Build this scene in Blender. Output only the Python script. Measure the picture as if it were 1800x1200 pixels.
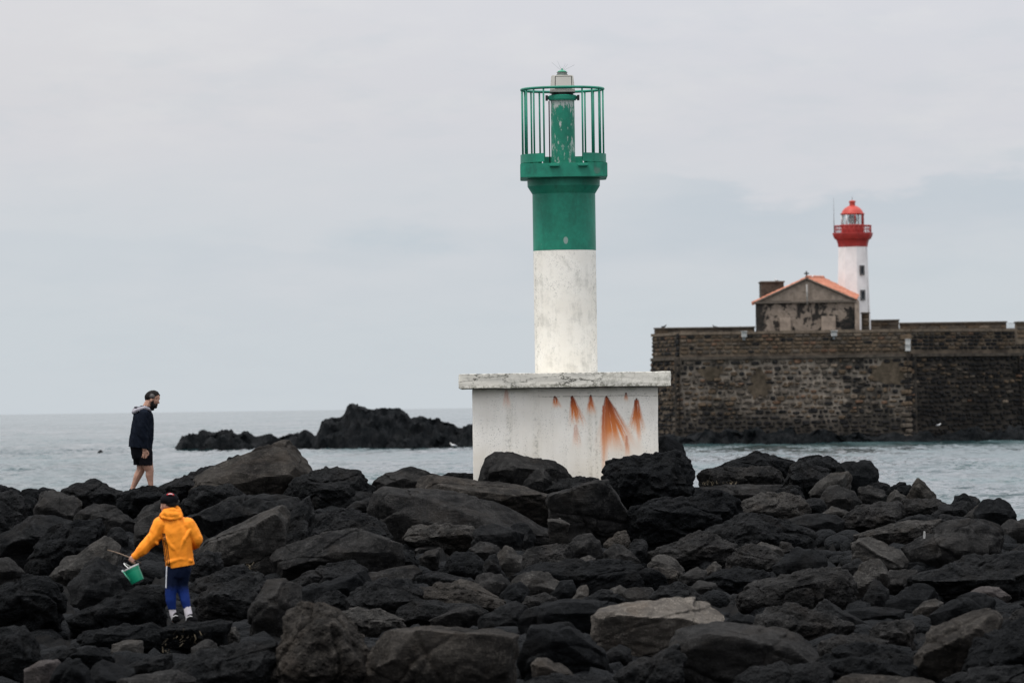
import bpy, bmesh, math, random
import numpy as np
from mathutils import Vector, Matrix

S = bpy.context.scene
for o in list(bpy.data.objects):
    bpy.data.objects.remove(o)
C = S.collection
R = math.radians

# ------------------------------------------------------------------ camera
FPX = 9000.0                       # focal length in pixels of an 1800 px wide frame (180 mm)
EYE = Vector((0, 0, 2.9))
PITCH = math.atan(115 / FPX)
ROLL = 0.0141
F0 = Vector((0, math.cos(PITCH), math.sin(PITCH)))
_r, _u = Vector((1, 0, 0)), Vector((0, -math.sin(PITCH), math.cos(PITCH)))
CR = _r * math.cos(ROLL) - _u * math.sin(ROLL)
CU = _r * math.sin(ROLL) + _u * math.cos(ROLL)
cam = bpy.data.cameras.new('camera')
camo = bpy.data.objects.new('camera', cam)
C.objects.link(camo)
M = Matrix((CR, CU, -F0)).transposed().to_4x4()
M.translation = EYE
camo.matrix_world = M
cam.sensor_width = 36
cam.lens = 180
cam.clip_start = 0.5
cam.clip_end = 60000
cam.dof.use_dof = True
cam.dof.focus_distance = 86
cam.dof.aperture_fstop = 4.5
S.camera = camo

def P(px, py, d):
    """world point seen at (px, py) of the 1800x1200 photograph, d metres away along the view axis"""
    return EYE + d * (F0 + CR * ((px - 900) / FPX) + CU * ((600 - py) / FPX))

# ------------------------------------------------------------------ render + colour
S.render.engine = 'CYCLES'
S.cycles.use_denoising = True
S.cycles.use_adaptive_sampling = False
S.cycles.max_bounces = 6
S.cycles.diffuse_bounces = 3
S.cycles.glossy_bounces = 3
S.cycles.transmission_bounces = 4
S.view_settings.view_transform = 'Standard'
S.view_settings.look = 'None'
S.view_settings.exposure = 0.25
S.view_settings.gamma = 1.0
S.view_settings.use_curve_mapping = False

# ------------------------------------------------------------------ node helper
class E:
    """a socket with arithmetic, so that masks can be written as formulas"""
    def __init__(s, nt, sock): s.nt, s.k = nt, sock
    def _op(s, op, *a):
        n = s.nt.nodes.new('ShaderNodeMath'); n.operation = op
        for i, v in enumerate((s,) + a):
            if isinstance(v, E): s.nt.links.new(v.k, n.inputs[i])
            else: n.inputs[i].default_value = v
        return E(s.nt, n.outputs[0])
    def __add__(s, o): return s._op('ADD', o)
    __radd__ = __add__
    def __sub__(s, o): return s._op('SUBTRACT', o)
    def __rsub__(s, o): return (s * -1.0) + o
    def __mul__(s, o): return s._op('MULTIPLY', o)
    __rmul__ = __mul__
    def __truediv__(s, o): return s._op('DIVIDE', o)
    def mx(s, o): return s._op('MAXIMUM', o)
    def mn(s, o): return s._op('MINIMUM', o)
    def pw(s, o): return s._op('POWER', o)
    def ab(s): return s._op('ABSOLUTE')
    def clamp(s): return s.mx(0.0).mn(1.0)
    def ss(s, a, b):
        n = s.nt.nodes.new('ShaderNodeMapRange'); n.interpolation_type = 'SMOOTHSTEP'
        inv = (not isinstance(a, E)) and (not isinstance(b, E)) and a > b
        if inv: a, b = b, a
        s.nt.links.new(s.k, n.inputs['Value'])
        for i, v in (('From Min', a), ('From Max', b)):
            if isinstance(v, E): s.nt.links.new(v.k, n.inputs[i])
            else: n.inputs[i].default_value = v
        r = E(s.nt, n.outputs[0])
        return (1.0 - r) if inv else r

def xyz(nt, sock):
    n = nt.nodes.new('ShaderNodeSeparateXYZ'); nt.links.new(sock, n.inputs[0])
    return [E(nt, n.outputs[i]) for i in range(3)]
def comb(nt, x, y, z):
    n = nt.nodes.new('ShaderNodeCombineXYZ')
    for i, v in enumerate((x, y, z)):
        if isinstance(v, E): nt.links.new(v.k, n.inputs[i])
        else: n.inputs[i].default_value = v
    return n.outputs[0]
def noise(nt, vec, scale, detail=3.0, rough=0.55, sc=None, off=None):
    if sc is not None or off is not None:
        m = nt.nodes.new('ShaderNodeMapping'); nt.links.new(vec, m.inputs[0])
        if sc is not None: m.inputs['Scale'].default_value = sc
        if off is not None: m.inputs['Location'].default_value = off
        vec = m.outputs[0]
    n = nt.nodes.new('ShaderNodeTexNoise')
    n.inputs['Scale'].default_value = scale; n.inputs['Detail'].default_value = detail
    n.inputs['Roughness'].default_value = rough
    nt.links.new(vec, n.inputs['Vector'])
    return E(nt, n.outputs['Fac'])
def voro(nt, vec, scale, feature='F1'):
    n = nt.nodes.new('ShaderNodeTexVoronoi'); n.feature = feature
    n.inputs['Scale'].default_value = scale; nt.links.new(vec, n.inputs['Vector'])
    return E(nt, n.outputs['Distance'])
def mixc(nt, f, a, b):
    n = nt.nodes.new('ShaderNodeMix'); n.data_type = 'RGBA'
    def put(v, i):
        if isinstance(v, E): nt.links.new(v.k, n.inputs[i])
        elif hasattr(v, 'is_output'): nt.links.new(v, n.inputs[i])
        elif isinstance(v, (int, float)): n.inputs[i].default_value = v
        else: n.inputs[i].default_value = tuple(v) + (1,) if len(v) == 3 else v
    put(f, 0); put(a, 6); put(b, 7)
    return n.outputs[2]
def bump(nt, h, strength=0.5, dist=0.02):
    n = nt.nodes.new('ShaderNodeBump')
    n.inputs['Strength'].default_value = strength; n.inputs['Distance'].default_value = dist
    nt.links.new(h.k, n.inputs['Height'])
    return n.outputs[0]
def newmat(name):
    m = bpy.data.materials.new(name); m.use_nodes = True
    nt = m.node_tree; b = nt.nodes['Principled BSDF']
    tc = nt.nodes.new('ShaderNodeTexCoord')
    return m, nt, b, tc.outputs['Object']
def setb(b, rough=0.8, spec=0.3, metal=0.0):
    b.inputs['Roughness'].default_value = rough
    b.inputs['Specular IOR Level'].default_value = spec
    b.inputs['Metallic'].default_value = metal
def plain(name, col, rough=0.7, spec=0.3, var=0.25, scale=6.0, bumps=0.0, bscale=30, metal=0.0, bdist=0.01):
    """a base colour with uneven tone and a little relief"""
    m, nt, b, oc = newmat(name); setb(b, rough, spec, metal)
    n = noise(nt, oc, scale, 5, 0.6)
    k = 1 - var
    nt.links.new(mixc(nt, n.ss(0.3, 0.7), tuple(c * k for c in col), tuple(min(1, c * (1 + var)) for c in col)), b.inputs['Base Color'])
    if bumps: nt.links.new(bump(nt, noise(nt, oc, bscale, 4), bumps, bdist), b.inputs['Normal'])
    return m

# ------------------------------------------------------------------ world: overcast sky
SUN_EL, SUN_AZ = R(66), R(-128)     # azimuth from +Y towards +X: behind the camera, from the left
W = bpy.data.worlds.new('World'); S.world = W; W.use_nodes = True
nt = W.node_tree; nt.nodes.clear()
out = nt.nodes.new('ShaderNodeOutputWorld')
sky = nt.nodes.new('ShaderNodeTexSky'); sky.sky_type = 'NISHITA'; sky.sun_disc = False
sky.sun_elevation = SUN_EL; sky.sun_rotation = SUN_AZ
bg1 = nt.nodes.new('ShaderNodeBackground'); bg1.inputs[1].default_value = 0.08
nt.links.new(sky.outputs[0], bg1.inputs[0])
tc = nt.nodes.new('ShaderNodeTexCoord'); gen = tc.outputs['Generated']
dx, dy, dz = xyz(nt, gen)
up = dz.mx(0.0)
# cloud deck: grey near the horizon, brighter towards the zenith as an overcast sky is
n1 = noise(nt, gen, 1.0, 5, 0.55, sc=(26, 26, 105))
n2 = noise(nt, gen, 1.0, 4, 0.5, sc=(9, 9, 34), off=(3.1, 0, 1.7))
n3 = noise(nt, gen, 1.0, 6, 0.6, sc=(60, 60, 150), off=(0.4, 2, 0))
warm = (up + (n2 - 0.5) * 0.06).ss(0.015, 0.06)
col = mixc(nt, warm, (0.512, 0.554, 0.590), (0.566, 0.571, 0.609))
wl = (dx * -1.0).ss(-0.03, 0.09) * up.ss(0.03, 0.075)
col = mixc(nt, wl * 0.7, col, (0.585, 0.577, 0.592))
# darker blue-grey banks with a lumpy upper edge and a soft lower one
edge = 0.0415 + (n1 - 0.5) * 0.026 + (n3 - 0.5) * 0.008 + dx * 0.03
bank = (edge - up).ss(-0.0012, 0.0026) * (up - edge).ss(-0.022, -0.002) * (dx + (n2 - 0.5) * 0.10).ss(-0.005, 0.045)
col = mixc(nt, bank * 0.62, col, (0.425, 0.486, 0.545))
edge2 = 0.0335 + (n1 - 0.5) * 0.02 + (n3 - 0.5) * 0.006
bank2 = (edge2 - up).ss(-0.001, 0.0016) * (up - edge2).ss(-0.010, -0.001) * (n2 + dx * -2.0).ss(0.44, 0.64)
col = mixc(nt, bank2 * 0.22, col, (0.450, 0.505, 0.560))
n4 = noise(nt, gen, 1.0, 6, 0.62, sc=(48, 48, 190), off=(1.3, 5, 2))
ca, ce = (dx + 0.022) / 0.0105, (up - 0.0330) / 0.0030
patch = (ca * ca + ce * ce + (n4 - 0.5) * 7.0 + (n3 - 0.5) * 3.0).ss(2.4, -0.6)
col = mixc(nt, patch * 0.60, col, (0.435, 0.500, 0.555))
streak = (n4 * 0.65 + n2 * 0.35).ss(0.47, 0.62)
col = mixc(nt, streak * 0.22, col, (0.470, 0.518, 0.562))
wisp = (n1 * 0.6 + n3 * 0.4).ss(0.46, 0.66) * up.ss(0.03, 0.06)
col = mixc(nt, wisp * 0.45, col, (0.622, 0.622, 0.634))
vm = nt.nodes.new('ShaderNodeVectorMath'); vm.operation = 'SCALE'
nt.links.new(col, vm.inputs[0]); nt.links.new(((up - 0.06).mx(0.0) * 2.05 + 1.0).k, vm.inputs['Scale'])
bg2 = nt.nodes.new('ShaderNodeBackground'); nt.links.new(vm.outputs[0], bg2.inputs[0]); bg2.inputs[1].default_value = 1.0
mx = nt.nodes.new('ShaderNodeMixShader'); mx.inputs[0].default_value = 0.94
nt.links.new(bg1.outputs[0], mx.inputs[1]); nt.links.new(bg2.outputs[0], mx.inputs[2])
nt.links.new(mx.outputs[0], out.inputs['Surface'])

sun = bpy.data.lights.new('sun', 'SUN'); sun.energy = 1.5; sun.angle = R(14); sun.color = (1.0, 0.96, 0.9)
suno = bpy.data.objects.new('sun', sun); C.objects.link(suno)
sd = Vector((math.cos(SUN_EL) * math.sin(SUN_AZ), math.cos(SUN_EL) * math.cos(SUN_AZ), math.sin(SUN_EL)))
suno.rotation_euler = sd.to_track_quat('Z', 'Y').to_euler()
suno.location = (-30, -20, 60)

# ------------------------------------------------------------------ object helpers
def tag(o, label=None, cat=None, group=None, kind=None):
    if label: o['label'] = label
    if cat: o['category'] = cat
    if group: o['group'] = group
    if kind: o['kind'] = kind
    return o
def empty(name, loc, label=None, cat=None, group=None):
    o = bpy.data.objects.new(name, None); o.empty_display_size = 0.2
    C.objects.link(o); o.location = loc
    return tag(o, label, cat, group)
def link(name, me, mats, parent=None, loc=None, smooth=False):
    if mats is not None:
        for m in (mats if isinstance(mats, (list, tuple)) else [mats]): me.materials.append(m)
    if smooth:
        me.polygons.foreach_set('use_smooth', [True] * len(me.polygons))
    o = bpy.data.objects.new(name, me); C.objects.link(o)
    if parent is not None: o.parent = parent
    if loc is not None: o.location = loc
    return o
def from_bm(name, bm, mats, parent=None, loc=None, smooth=False):
    me = bpy.data.meshes.new(name); bm.to_mesh(me); bm.free()
    return link(name, me, mats, parent, loc, smooth)
def np_mesh(name, V, Fq):
    """fast mesh from an (n,3) array and an (m,4) or (m,3) index array"""
    V = np.asarray(V, dtype=np.float32); Fq = np.asarray(Fq, dtype=np.int32)
    me = bpy.data.meshes.new(name)
    k = Fq.shape[1]
    me.vertices.add(len(V)); me.vertices.foreach_set('co', V.ravel())
    me.loops.add(Fq.size); me.loops.foreach_set('vertex_index', Fq.ravel())
    me.polygons.add(len(Fq)); me.polygons.foreach_set('loop_start', np.arange(0, Fq.size, k, dtype=np.int32))
    me.polygons.foreach_set('loop_total', np.full(len(Fq), k, dtype=np.int32))
    me.update(calc_edges=True); me.validate()
    return me

def bm_box(bm, lo, hi, bev=0.0):
    c = [(lo[i] + hi[i]) / 2 for i in range(3)]; s = [hi[i] - lo[i] for i in range(3)]
    r = bmesh.ops.create_cube(bm, size=1, matrix=Matrix.Translation(c) @ Matrix.Diagonal((s[0], s[1], s[2], 1)))
    if bev:
        es = list({e for v in r['verts'] for e in v.link_edges})
        bmesh.ops.bevel(bm, geom=es, offset=bev, segments=2, profile=0.6, affect='EDGES')
def bm_lathe(bm, prof, seg=32, c=(0, 0), a0=0.0, caps=True):
    rings = []
    for r, z in prof:
        rings.append([bm.verts.new((c[0] + r * math.cos(a0 + 2 * math.pi * i / seg), c[1] + r * math.sin(a0 + 2 * math.pi * i / seg), z)) for i in range(seg)])
    for a, b in zip(rings, rings[1:]):
        for i in range(seg):
            bm.faces.new((a[i], a[(i + 1) % seg], b[(i + 1) % seg], b[i]))
    if caps:
        bm.faces.new(list(reversed(rings[0]))); bm.faces.new(rings[-1])
def bm_tube(bm, pts, r, seg=8, closed=False):
    pts = [Vector(p) for p in pts]; n = len(pts); rings = []
    rr = r if isinstance(r, (list, tuple)) else [r] * n
    ref = Vector((0.123, 0.77, 0.35)).normalized()
    for i, p in enumerate(pts):
        a = pts[(i - 1) % n] if (closed or i > 0) else p
        b = pts[(i + 1) % n] if (closed or i < n - 1) else p
        t = (b - a).normalized()
        u = t.cross(ref).normalized(); v = t.cross(u)
        rings.append([bm.verts.new(p + (u * math.cos(2 * math.pi * k / seg) + v * math.sin(2 * math.pi * k / seg)) * rr[i]) for k in range(seg)])
    for i in range(n if closed else n - 1):
        a, b = rings[i], rings[(i + 1) % n]
        for k in range(seg):
            bm.faces.new((a[k], a[(k + 1) % seg], b[(k + 1) % seg], b[k]))
    if not closed:
        bm.faces.new(list(reversed(rings[0]))); bm.faces.new(rings[-1])
def fixn(bm):
    bmesh.ops.recalc_face_normals(bm, faces=bm.faces)
def lathe(name, prof, mat, parent, seg=32, smooth=True, c=(0, 0), a0=0.0):
    bm = bmesh.new(); bm_lathe(bm, prof, seg, c, a0); fixn(bm)
    o = from_bm(name, bm, mat, parent, smooth=smooth)
    if smooth: o.data.set_sharp_from_angle(angle=R(35))
    return o
def box(name, lo, hi, mat, parent, bev=0.0):
    bm = bmesh.new(); bm_box(bm, lo, hi, bev)
    return from_bm(name, bm, mat, parent)
def tube(name, pts, r, mat, parent, seg=8, closed=False):
    bm = bmesh.new(); bm_tube(bm, pts, r, seg, closed); fixn(bm)
    return from_bm(name, bm, mat, parent, smooth=True)

# ------------------------------------------------------------------ numpy gradient noise
_rng = np.random.RandomState(7)
_perm = np.concatenate([_rng.permutation(256)] * 3)
_G = _rng.normal(size=(256, 3)); _G /= np.linalg.norm(_G, axis=1)[:, None]
def perlin(p):
    i = np.floor(p).astype(np.int64); f = p - i; i &= 255
    u = f * f * f * (f * (f * 6 - 15) + 10)
    res = 0
    for cx in (0, 1):
        wx = u[:, 0] if cx else 1 - u[:, 0]
        a = _perm[i[:, 0] + cx]
        for cy in (0, 1):
            wy = u[:, 1] if cy else 1 - u[:, 1]
            b = _perm[a + i[:, 1] + cy]
            for cz in (0, 1):
                wz = u[:, 2] if cz else 1 - u[:, 2]
                g = _G[_perm[b + i[:, 2] + cz] & 255]
                res = res + wx * wy * wz * (g[:, 0] * (f[:, 0] - cx) + g[:, 1] * (f[:, 1] - cy) + g[:, 2] * (f[:, 2] - cz))
    return res * 1.6
def fbm(p, oct=3, gain=0.5, lac=2.07):
    r = 0; a = 1.0
    for k in range(oct):
        r = r + a * perlin(p + 17.3 * k); p = p * lac; a *= gain
    return r
def ridged(p, oct=3):
    r = 0; a = 1.0
    for k in range(oct):
        r = r + a * (1 - 2 * np.abs(perlin(p + 9.1 * k))); p = p * 2.1; a *= 0.5
    return r
# ------------------------------------------------------------------ sea
def mat_sea():
    m, nt, b, oc = newmat('sea water'); setb(b, 0.12, 0.42)
    b.inputs['IOR'].default_value = 1.333
    n_far = noise(nt, oc, 1.0, 4, 0.6, sc=(0.05, 0.012, 1))
    n_mid = noise(nt, oc, 1.0, 4, 0.6, sc=(0.30, 0.035, 1), off=(4, 1, 0))
    wv_ = (n_far * 0.5 + n_mid * 0.5).ss(0.40, 0.60)  # light and dark of the ripples, painted into the water colour as streaks
    nt.links.new(mixc(nt, wv_, (0.008, 0.030, 0.033), (0.046, 0.086, 0.089)), b.inputs['Base Color'])
    nt.links.new((wv_ * 0.16 + 0.05).k, b.inputs['Roughness'])
    a = noise(nt, oc, 1.0, 4, 0.62, sc=(0.55, 0.16, 1))
    c = noise(nt, oc, 1.0, 3, 0.6, sc=(2.1, 0.75, 1), off=(7, 3, 0))
    s = noise(nt, oc, 1.0, 3, 0.55, sc=(0.10, 0.020, 1), off=(1, 9, 0))
    h = a * 0.42 + c * 0.16 + s * 2.2
    nt.links.new(bump(nt, h, 1.0, 1.0), b.inputs['Normal'])
    return m
# real waves where they can be told apart, a level sheet everywhere else
rr_, y_ = [], 96.0
while y_ < 1600: rr_.append(y_); y_ += 0.34 + max(0, y_ - 96) * 0.0011 + max(0, y_ - 420) * 0.0035
rr_ = np.array(rr_); aa_ = np.linspace(-0.165, 0.165, 500)
gy, ga = np.meshgrid(rr_, aa_, indexing='ij'); gx0 = gy * ga
fl = lambda sx, sy, k: np.stack([gx0.ravel() * sx, gy.ravel() * sy, np.full(gx0.size, k)], 1)
hz = 0.15 * ridged(fl(0.62, 0.40, 0.3), 2) + 0.13 * perlin(fl(0.17, 0.10, 4.7)) + 0.06 * perlin(fl(1.7, 0.9, 9.1))
fade = np.clip((gy.ravel() - 96) / 6, 0, 1) * np.clip((1600 - gy.ravel()) / 200, 0, 1)
hz = (hz - hz.mean()) * fade * (0.75 + 0.5 * perlin(fl(0.03, 0.012, 2.2)))
rim = np.clip((0.165 - np.abs(ga.ravel())) / 0.014, 0, 1) * np.clip((gy.ravel() - 96) / 7, 0, 1)
rim = rim * rim * (3 - 2 * rim)
hz = hz * rim - 0.30 * (1 - rim) * (gy.ravel() < 1400)          # the rim dips under the level sheet
V = np.stack([gx0.ravel(), gy.ravel(), hz], 1)
nr_, na_ = gy.shape
ii = (np.arange(nr_ - 1)[:, None] * na_ + np.arange(na_ - 1)[None, :]).ravel()
Fq = np.stack([ii, ii + 1, ii + na_ + 1, ii + na_], 1)
ys = [-60, 0, 60, 120, 200, 300, 450, 700, 1200, 2500, 6000, 14000, 26000]; xs_ = (-9000, -2000, -400, -100, 0, 100, 400, 2000, 9000)
b0 = len(V)
V2 = np.array([(x, y, -0.28 if y < 1400 else -0.02) for y in ys for x in xs_])
F2 = np.array([(b0 + r * 9 + c, b0 + r * 9 + c + 1, b0 + (r + 1) * 9 + c + 1, b0 + (r + 1) * 9 + c) for r in range(len(ys) - 1) for c in range(8)])
sea = link('sea', np_mesh('sea', np.concatenate([V, V2]), np.concatenate([Fq, F2])), mat_sea(), smooth=True); tag(sea, kind='structure')

# ------------------------------------------------------------------ the breakwater: ground under the boulders
DM_Y = [700, 830, 900, 1000, 1100, 1200, 1330, 1500]
DM_D = [108, 92, 82, 71, 61, 51, 43, 34]
def dmap(y): return float(np.interp(y, DM_Y, DM_D))
CONT_X = [-400, 0, 200, 300, 420, 520, 600, 650, 800, 1060, 1200, 1400, 1500, 1560, 1650, 1720, 1790, 2200]
CONT_Y = [878, 878, 884, 876, 858, 858, 870, 874, 862, 868, 860, 862, 874, 893, 912, 922, 938, 960]
def mat_ground():
    m, nt, b, oc = newmat('basalt rubble'); setb(b, 0.95, 0.04)
    n = noise(nt, oc, 3.0, 6, 0.65)
    nt.links.new(mixc(nt, n.ss(0.35, 0.7), (0.005, 0.0055, 0.006), (0.015, 0.0145, 0.014)), b.inputs['Base Color'])
    nt.links.new(bump(nt, noise(nt, oc, 9, 6, 0.7), 0.9, 0.08), b.inputs['Normal'])
    return m
gx = np.arange(-420, 2230, 7.0)
gt = np.concatenate([np.linspace(0, 1, 150)])
V = []
for x in gx:
    yc = float(np.interp(x, CONT_X, CONT_Y))
    top = P(x, yc, dmap(yc)); top.z -= 0.20
    V.append((top.x * 1.09, top.y + 7.0, -1.6)); V.append((top.x * 1.04, top.y + 3.0, -0.5)); V.append((top.x * 1.01, top.y + 1.0, top.z - 0.35))
    for t in gt:
        y = yc + t * (1500 - yc)
        p = P(x, y, dmap(y)); V.append((p.x, p.y, p.z - 0.22))
    V.append((p.x, p.y - 8, -0.6)); V.append((p.x, p.y - 20, -1.6))
V = np.array(V); nr = len(gt) + 5; nc = len(gx)
sidef = np.repeat(np.clip(np.minimum(gx + 420, 2230 - gx) / 160, 0, 1), nr)      # the bank runs down into the water at both ends
V[:, 2] = V[:, 2] * sidef - 1.2 * (1 - sidef)
nz_ = 0.16 * fbm(V * 0.9, 4) + 0.13 * ridged(V * 2.3, 3) - 0.08
V[:, 2] = np.where((V[:, 2] > 0.0) & (sidef > 0.99), np.maximum(V[:, 2] + nz_, 0.05 + 0.3 * np.abs(nz_)), V[:, 2])
Fq = np.array([(c * nr + r, c * nr + r + 1, (c + 1) * nr + r + 1, (c + 1) * nr + r) for c in range(nc - 1) for r in range(nr - 1)])
ground = link('breakwater_ground', np_mesh('breakwater_ground', V, Fq), mat_ground(), smooth=True)
tag(ground, kind='structure')
bm = bmesh.new(); bm.from_mesh(ground.data); fixn(bm)
if sum(f.normal.z for f in bm.faces) < 0: bmesh.ops.reverse_faces(bm, faces=bm.faces)
bm.to_mesh(ground.data); bm.free()

# ------------------------------------------------------------------ islets
def mat_islet():
    m, nt, b, oc = newmat('wet lava'); setb(b, 0.85, 0.06)
    n = noise(nt, oc, 0.8, 6, 0.65)
    nt.links.new(mixc(nt, n.ss(0.42, 0.72), (0.0045, 0.0058, 0.0068), (0.017, 0.018, 0.019)), b.inputs['Base Color'])
    nt.links.new(bump(nt, noise(nt, oc, 3.0, 6, 0.7), 0.8, 0.25), b.inputs['Normal'])
    return m
MI = mat_islet()
def ridge_rock(name, prof, d, depth, label, seed, cat='islet', mat=None, rough=1.0, ztop=None, group=None):
    """rock ridge along the view's width: the profile gives its height, the section falls off to both sides"""
    px = np.array([p[0] for p in prof], float)
    w = [P(p[0], p[1], d) for p in prof]
    X = np.array([v.x for v in w]); Z = np.array([v.z for v in w]); Y0 = w[0].y
    nx = int((px[-1] - px[0]) / 1.3); ny = 56
    xs = np.linspace(X[0], X[-1], nx); vs = np.linspace(-1, 1, ny)
    gx_, gv = np.meshgrid(xs, vs, indexing='ij')
    q = np.stack([gx_.ravel() * 0.35, gv.ravel() * depth * 0.35, np.full(gx_.size, seed * 3.7)], 1)
    off = fbm(q, 3).reshape(gx_.shape)
    h = np.interp(gx_ + off * 0.25 * (np.abs(gv) > 0.05), X, Z)
    fall = np.clip(1 - np.abs(gv) ** 1.5, 0, 1) ** 0.8
    endf = np.clip(np.minimum((gx_ - X[0]), (X[-1] - gx_)) / 0.6, 0, 1)
    z = h * fall - 0.5 * (1 - fall)
    q2 = np.stack([gx_.ravel(), gv.ravel() * depth, z.ravel() + seed], 1)
    n = (fbm(q2 * 0.7, 4) * 0.28 + ridged(q2 * 0.5, 3) * 0.16 - 0.1).reshape(gx_.shape)
    n = n + (0.22 * ridged(q2 * np.array([1.6, 1.1, 1.3]) + 5, 2) - 0.12 + 0.10 * fbm(q2 * 3.5, 2)).reshape(gx_.shape)
    z = z + n * rough * np.clip(np.abs(gv) * 3, 0.25, 1) * np.clip(h, 0.1, 1.5)
    yy = gv * depth * (0.7 + 0.3 * np.clip(h / 2, 0, 1)) + (fbm(q2 * 0.6 + 40, 2).reshape(gx_.shape)) * 0.8
    cx = (X[0] + X[-1]) / 2
    V = np.stack([gx_.ravel() - cx, yy.ravel(), z.ravel()], 1)
    Fq = np.array([(i * ny + j, (i + 1) * ny + j, (i + 1) * ny + j + 1, i * ny + j + 1) for i in range(nx - 1) for j in range(ny - 1)])
    o = link(name, np_mesh(name, V, Fq), mat or MI, loc=(cx, Y0, 0), smooth=True)
    o.data.set_sharp_from_angle(angle=R(40))
    return tag(o, label, cat, group)
ridge_rock('rock_islet', [(548, 796), (553, 772), (560, 764), (566, 748), (571, 737), (582, 734), (590, 737), (597, 736), (607, 729), (612, 715), (617, 710), (624, 710), (638, 714), (650, 719), (657, 721), (679, 719), (695, 718), (704, 720), (716, 730), (722, 738), (735, 734), (744, 733), (756, 738), (769, 739), (780, 744), (794, 747), (803, 755), (813, 755), (819, 749), (835, 748), (850, 757), (880, 770), (900, 789)],
           376, 7.0, 'tall humped black lava islet in the sea left of the pedestal', 1)
ridge_rock('rock_islet', [(305, 795), (313, 782), (320, 772), (327, 766), (350, 763), (354, 757), (358, 755), (364, 760), (372, 760), (385, 760), (398, 757), (408, 754), (411, 762), (416, 765), (425, 763), (436, 760), (445, 768), (460, 766), (476, 762), (482, 767), (489, 771), (500, 767), (511, 763), (524, 762), (536, 757), (545, 763), (554, 770), (562, 775), (575, 795)],
           382, 5.0, 'low jagged black reef trailing left from the tall islet', 2)
ridge_rock('sea_rock', [(169, 798), (173, 793), (177, 790), (181, 794), (186, 798)], 360, 0.6, 'tiny dark rock breaking the open water left of the walking man', 5, cat='rock')
# ------------------------------------------------------------------ sea fort
FD = 367.0
def zat(px, py, d): return P(px, py, d).z
def xy(px, d): v = P(px, 700, d); return Vector((v.x, v.y))
def mat_stone(name, c1, c2, sc=2.2):
    m, nt, b, oc = newmat(name); setb(b, 0.95, 0.15)
    g = nt.nodes.new('ShaderNodeObjectInfo')
    geo = nt.nodes.new('ShaderNodeNewGeometry')
    n = noise(nt, geo.outputs['Position'], sc, 5, 0.65)
    nt.links.new(mixc(nt, n.ss(0.3, 0.7), c1, c2), b.inputs['Base Color'])
    b.inputs['Specular IOR Level'].default_value = 0.05
    nt.links.new(bump(nt, noise(nt, geo.outputs['Position'], 9, 4), 0.5, 0.06), b.inputs['Normal'])
    return m
ST_BROWN = mat_stone('brown basalt block', (0.0510, 0.0384, 0.0272), (0.1203, 0.0897, 0.0623))
ST_GREY = mat_stone('grey basalt block', (0.0425, 0.0371, 0.0318), (0.1019, 0.0858, 0.0691))
ST_DARK = mat_stone('black basalt block', (0.0115, 0.0121, 0.0133), (0.0279, 0.0266, 0.0254))
ST_RED = mat_stone('reddish block', (0.0708, 0.0435, 0.0295), (0.1344, 0.0870, 0.0600))
ST_PALE = mat_stone('pale block', (0.0986, 0.0795, 0.0608), (0.1740, 0.1380, 0.1050))
def mat_mortar():
    m, nt, b, oc = newmat('lime mortar'); setb(b, 0.95, 0.1)
    geo = nt.nodes.new('ShaderNodeNewGeometry'); p = geo.outputs['Position']
    x, y, z = xyz(nt, p)
    a = noise(nt, p, 0.30, 5, 0.68); c = noise(nt, p, 1.4, 4, 0.6)
    pale = mixc(nt, c.ss(0.3, 0.7), (0.12, 0.103, 0.085), (0.25, 0.216, 0.178))
    dark = mixc(nt, c.ss(0.3, 0.7), (0.030, 0.028, 0.025), (0.080, 0.070, 0.058))
    # lime survives in patches; sea growth blackens the foot
    f = (a + (c - 0.5) * 0.3).ss(0.36, 0.56) * (z + (a - 0.5) * 6).ss(1.3, 3.2)
    nt.links.new(mixc(nt, f, dark, pale), b.inputs['Base Color'])
    nt.links.new(bump(nt, c, 0.6, 0.1), b.inputs['Normal'])
    return m
MORTAR = mat_mortar()
MORTAR3 = mat_stone('black mortar', (0.0171, 0.0162, 0.0151), (0.0634, 0.0545, 0.0454), 0.8)  # on the right face: part staining, part shade put into the colour
MORTAR2 = mat_stone('dirty mortar', (0.0425, 0.0358, 0.0295), (0.1486, 0.1179, 0.0883), 0.8)

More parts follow.
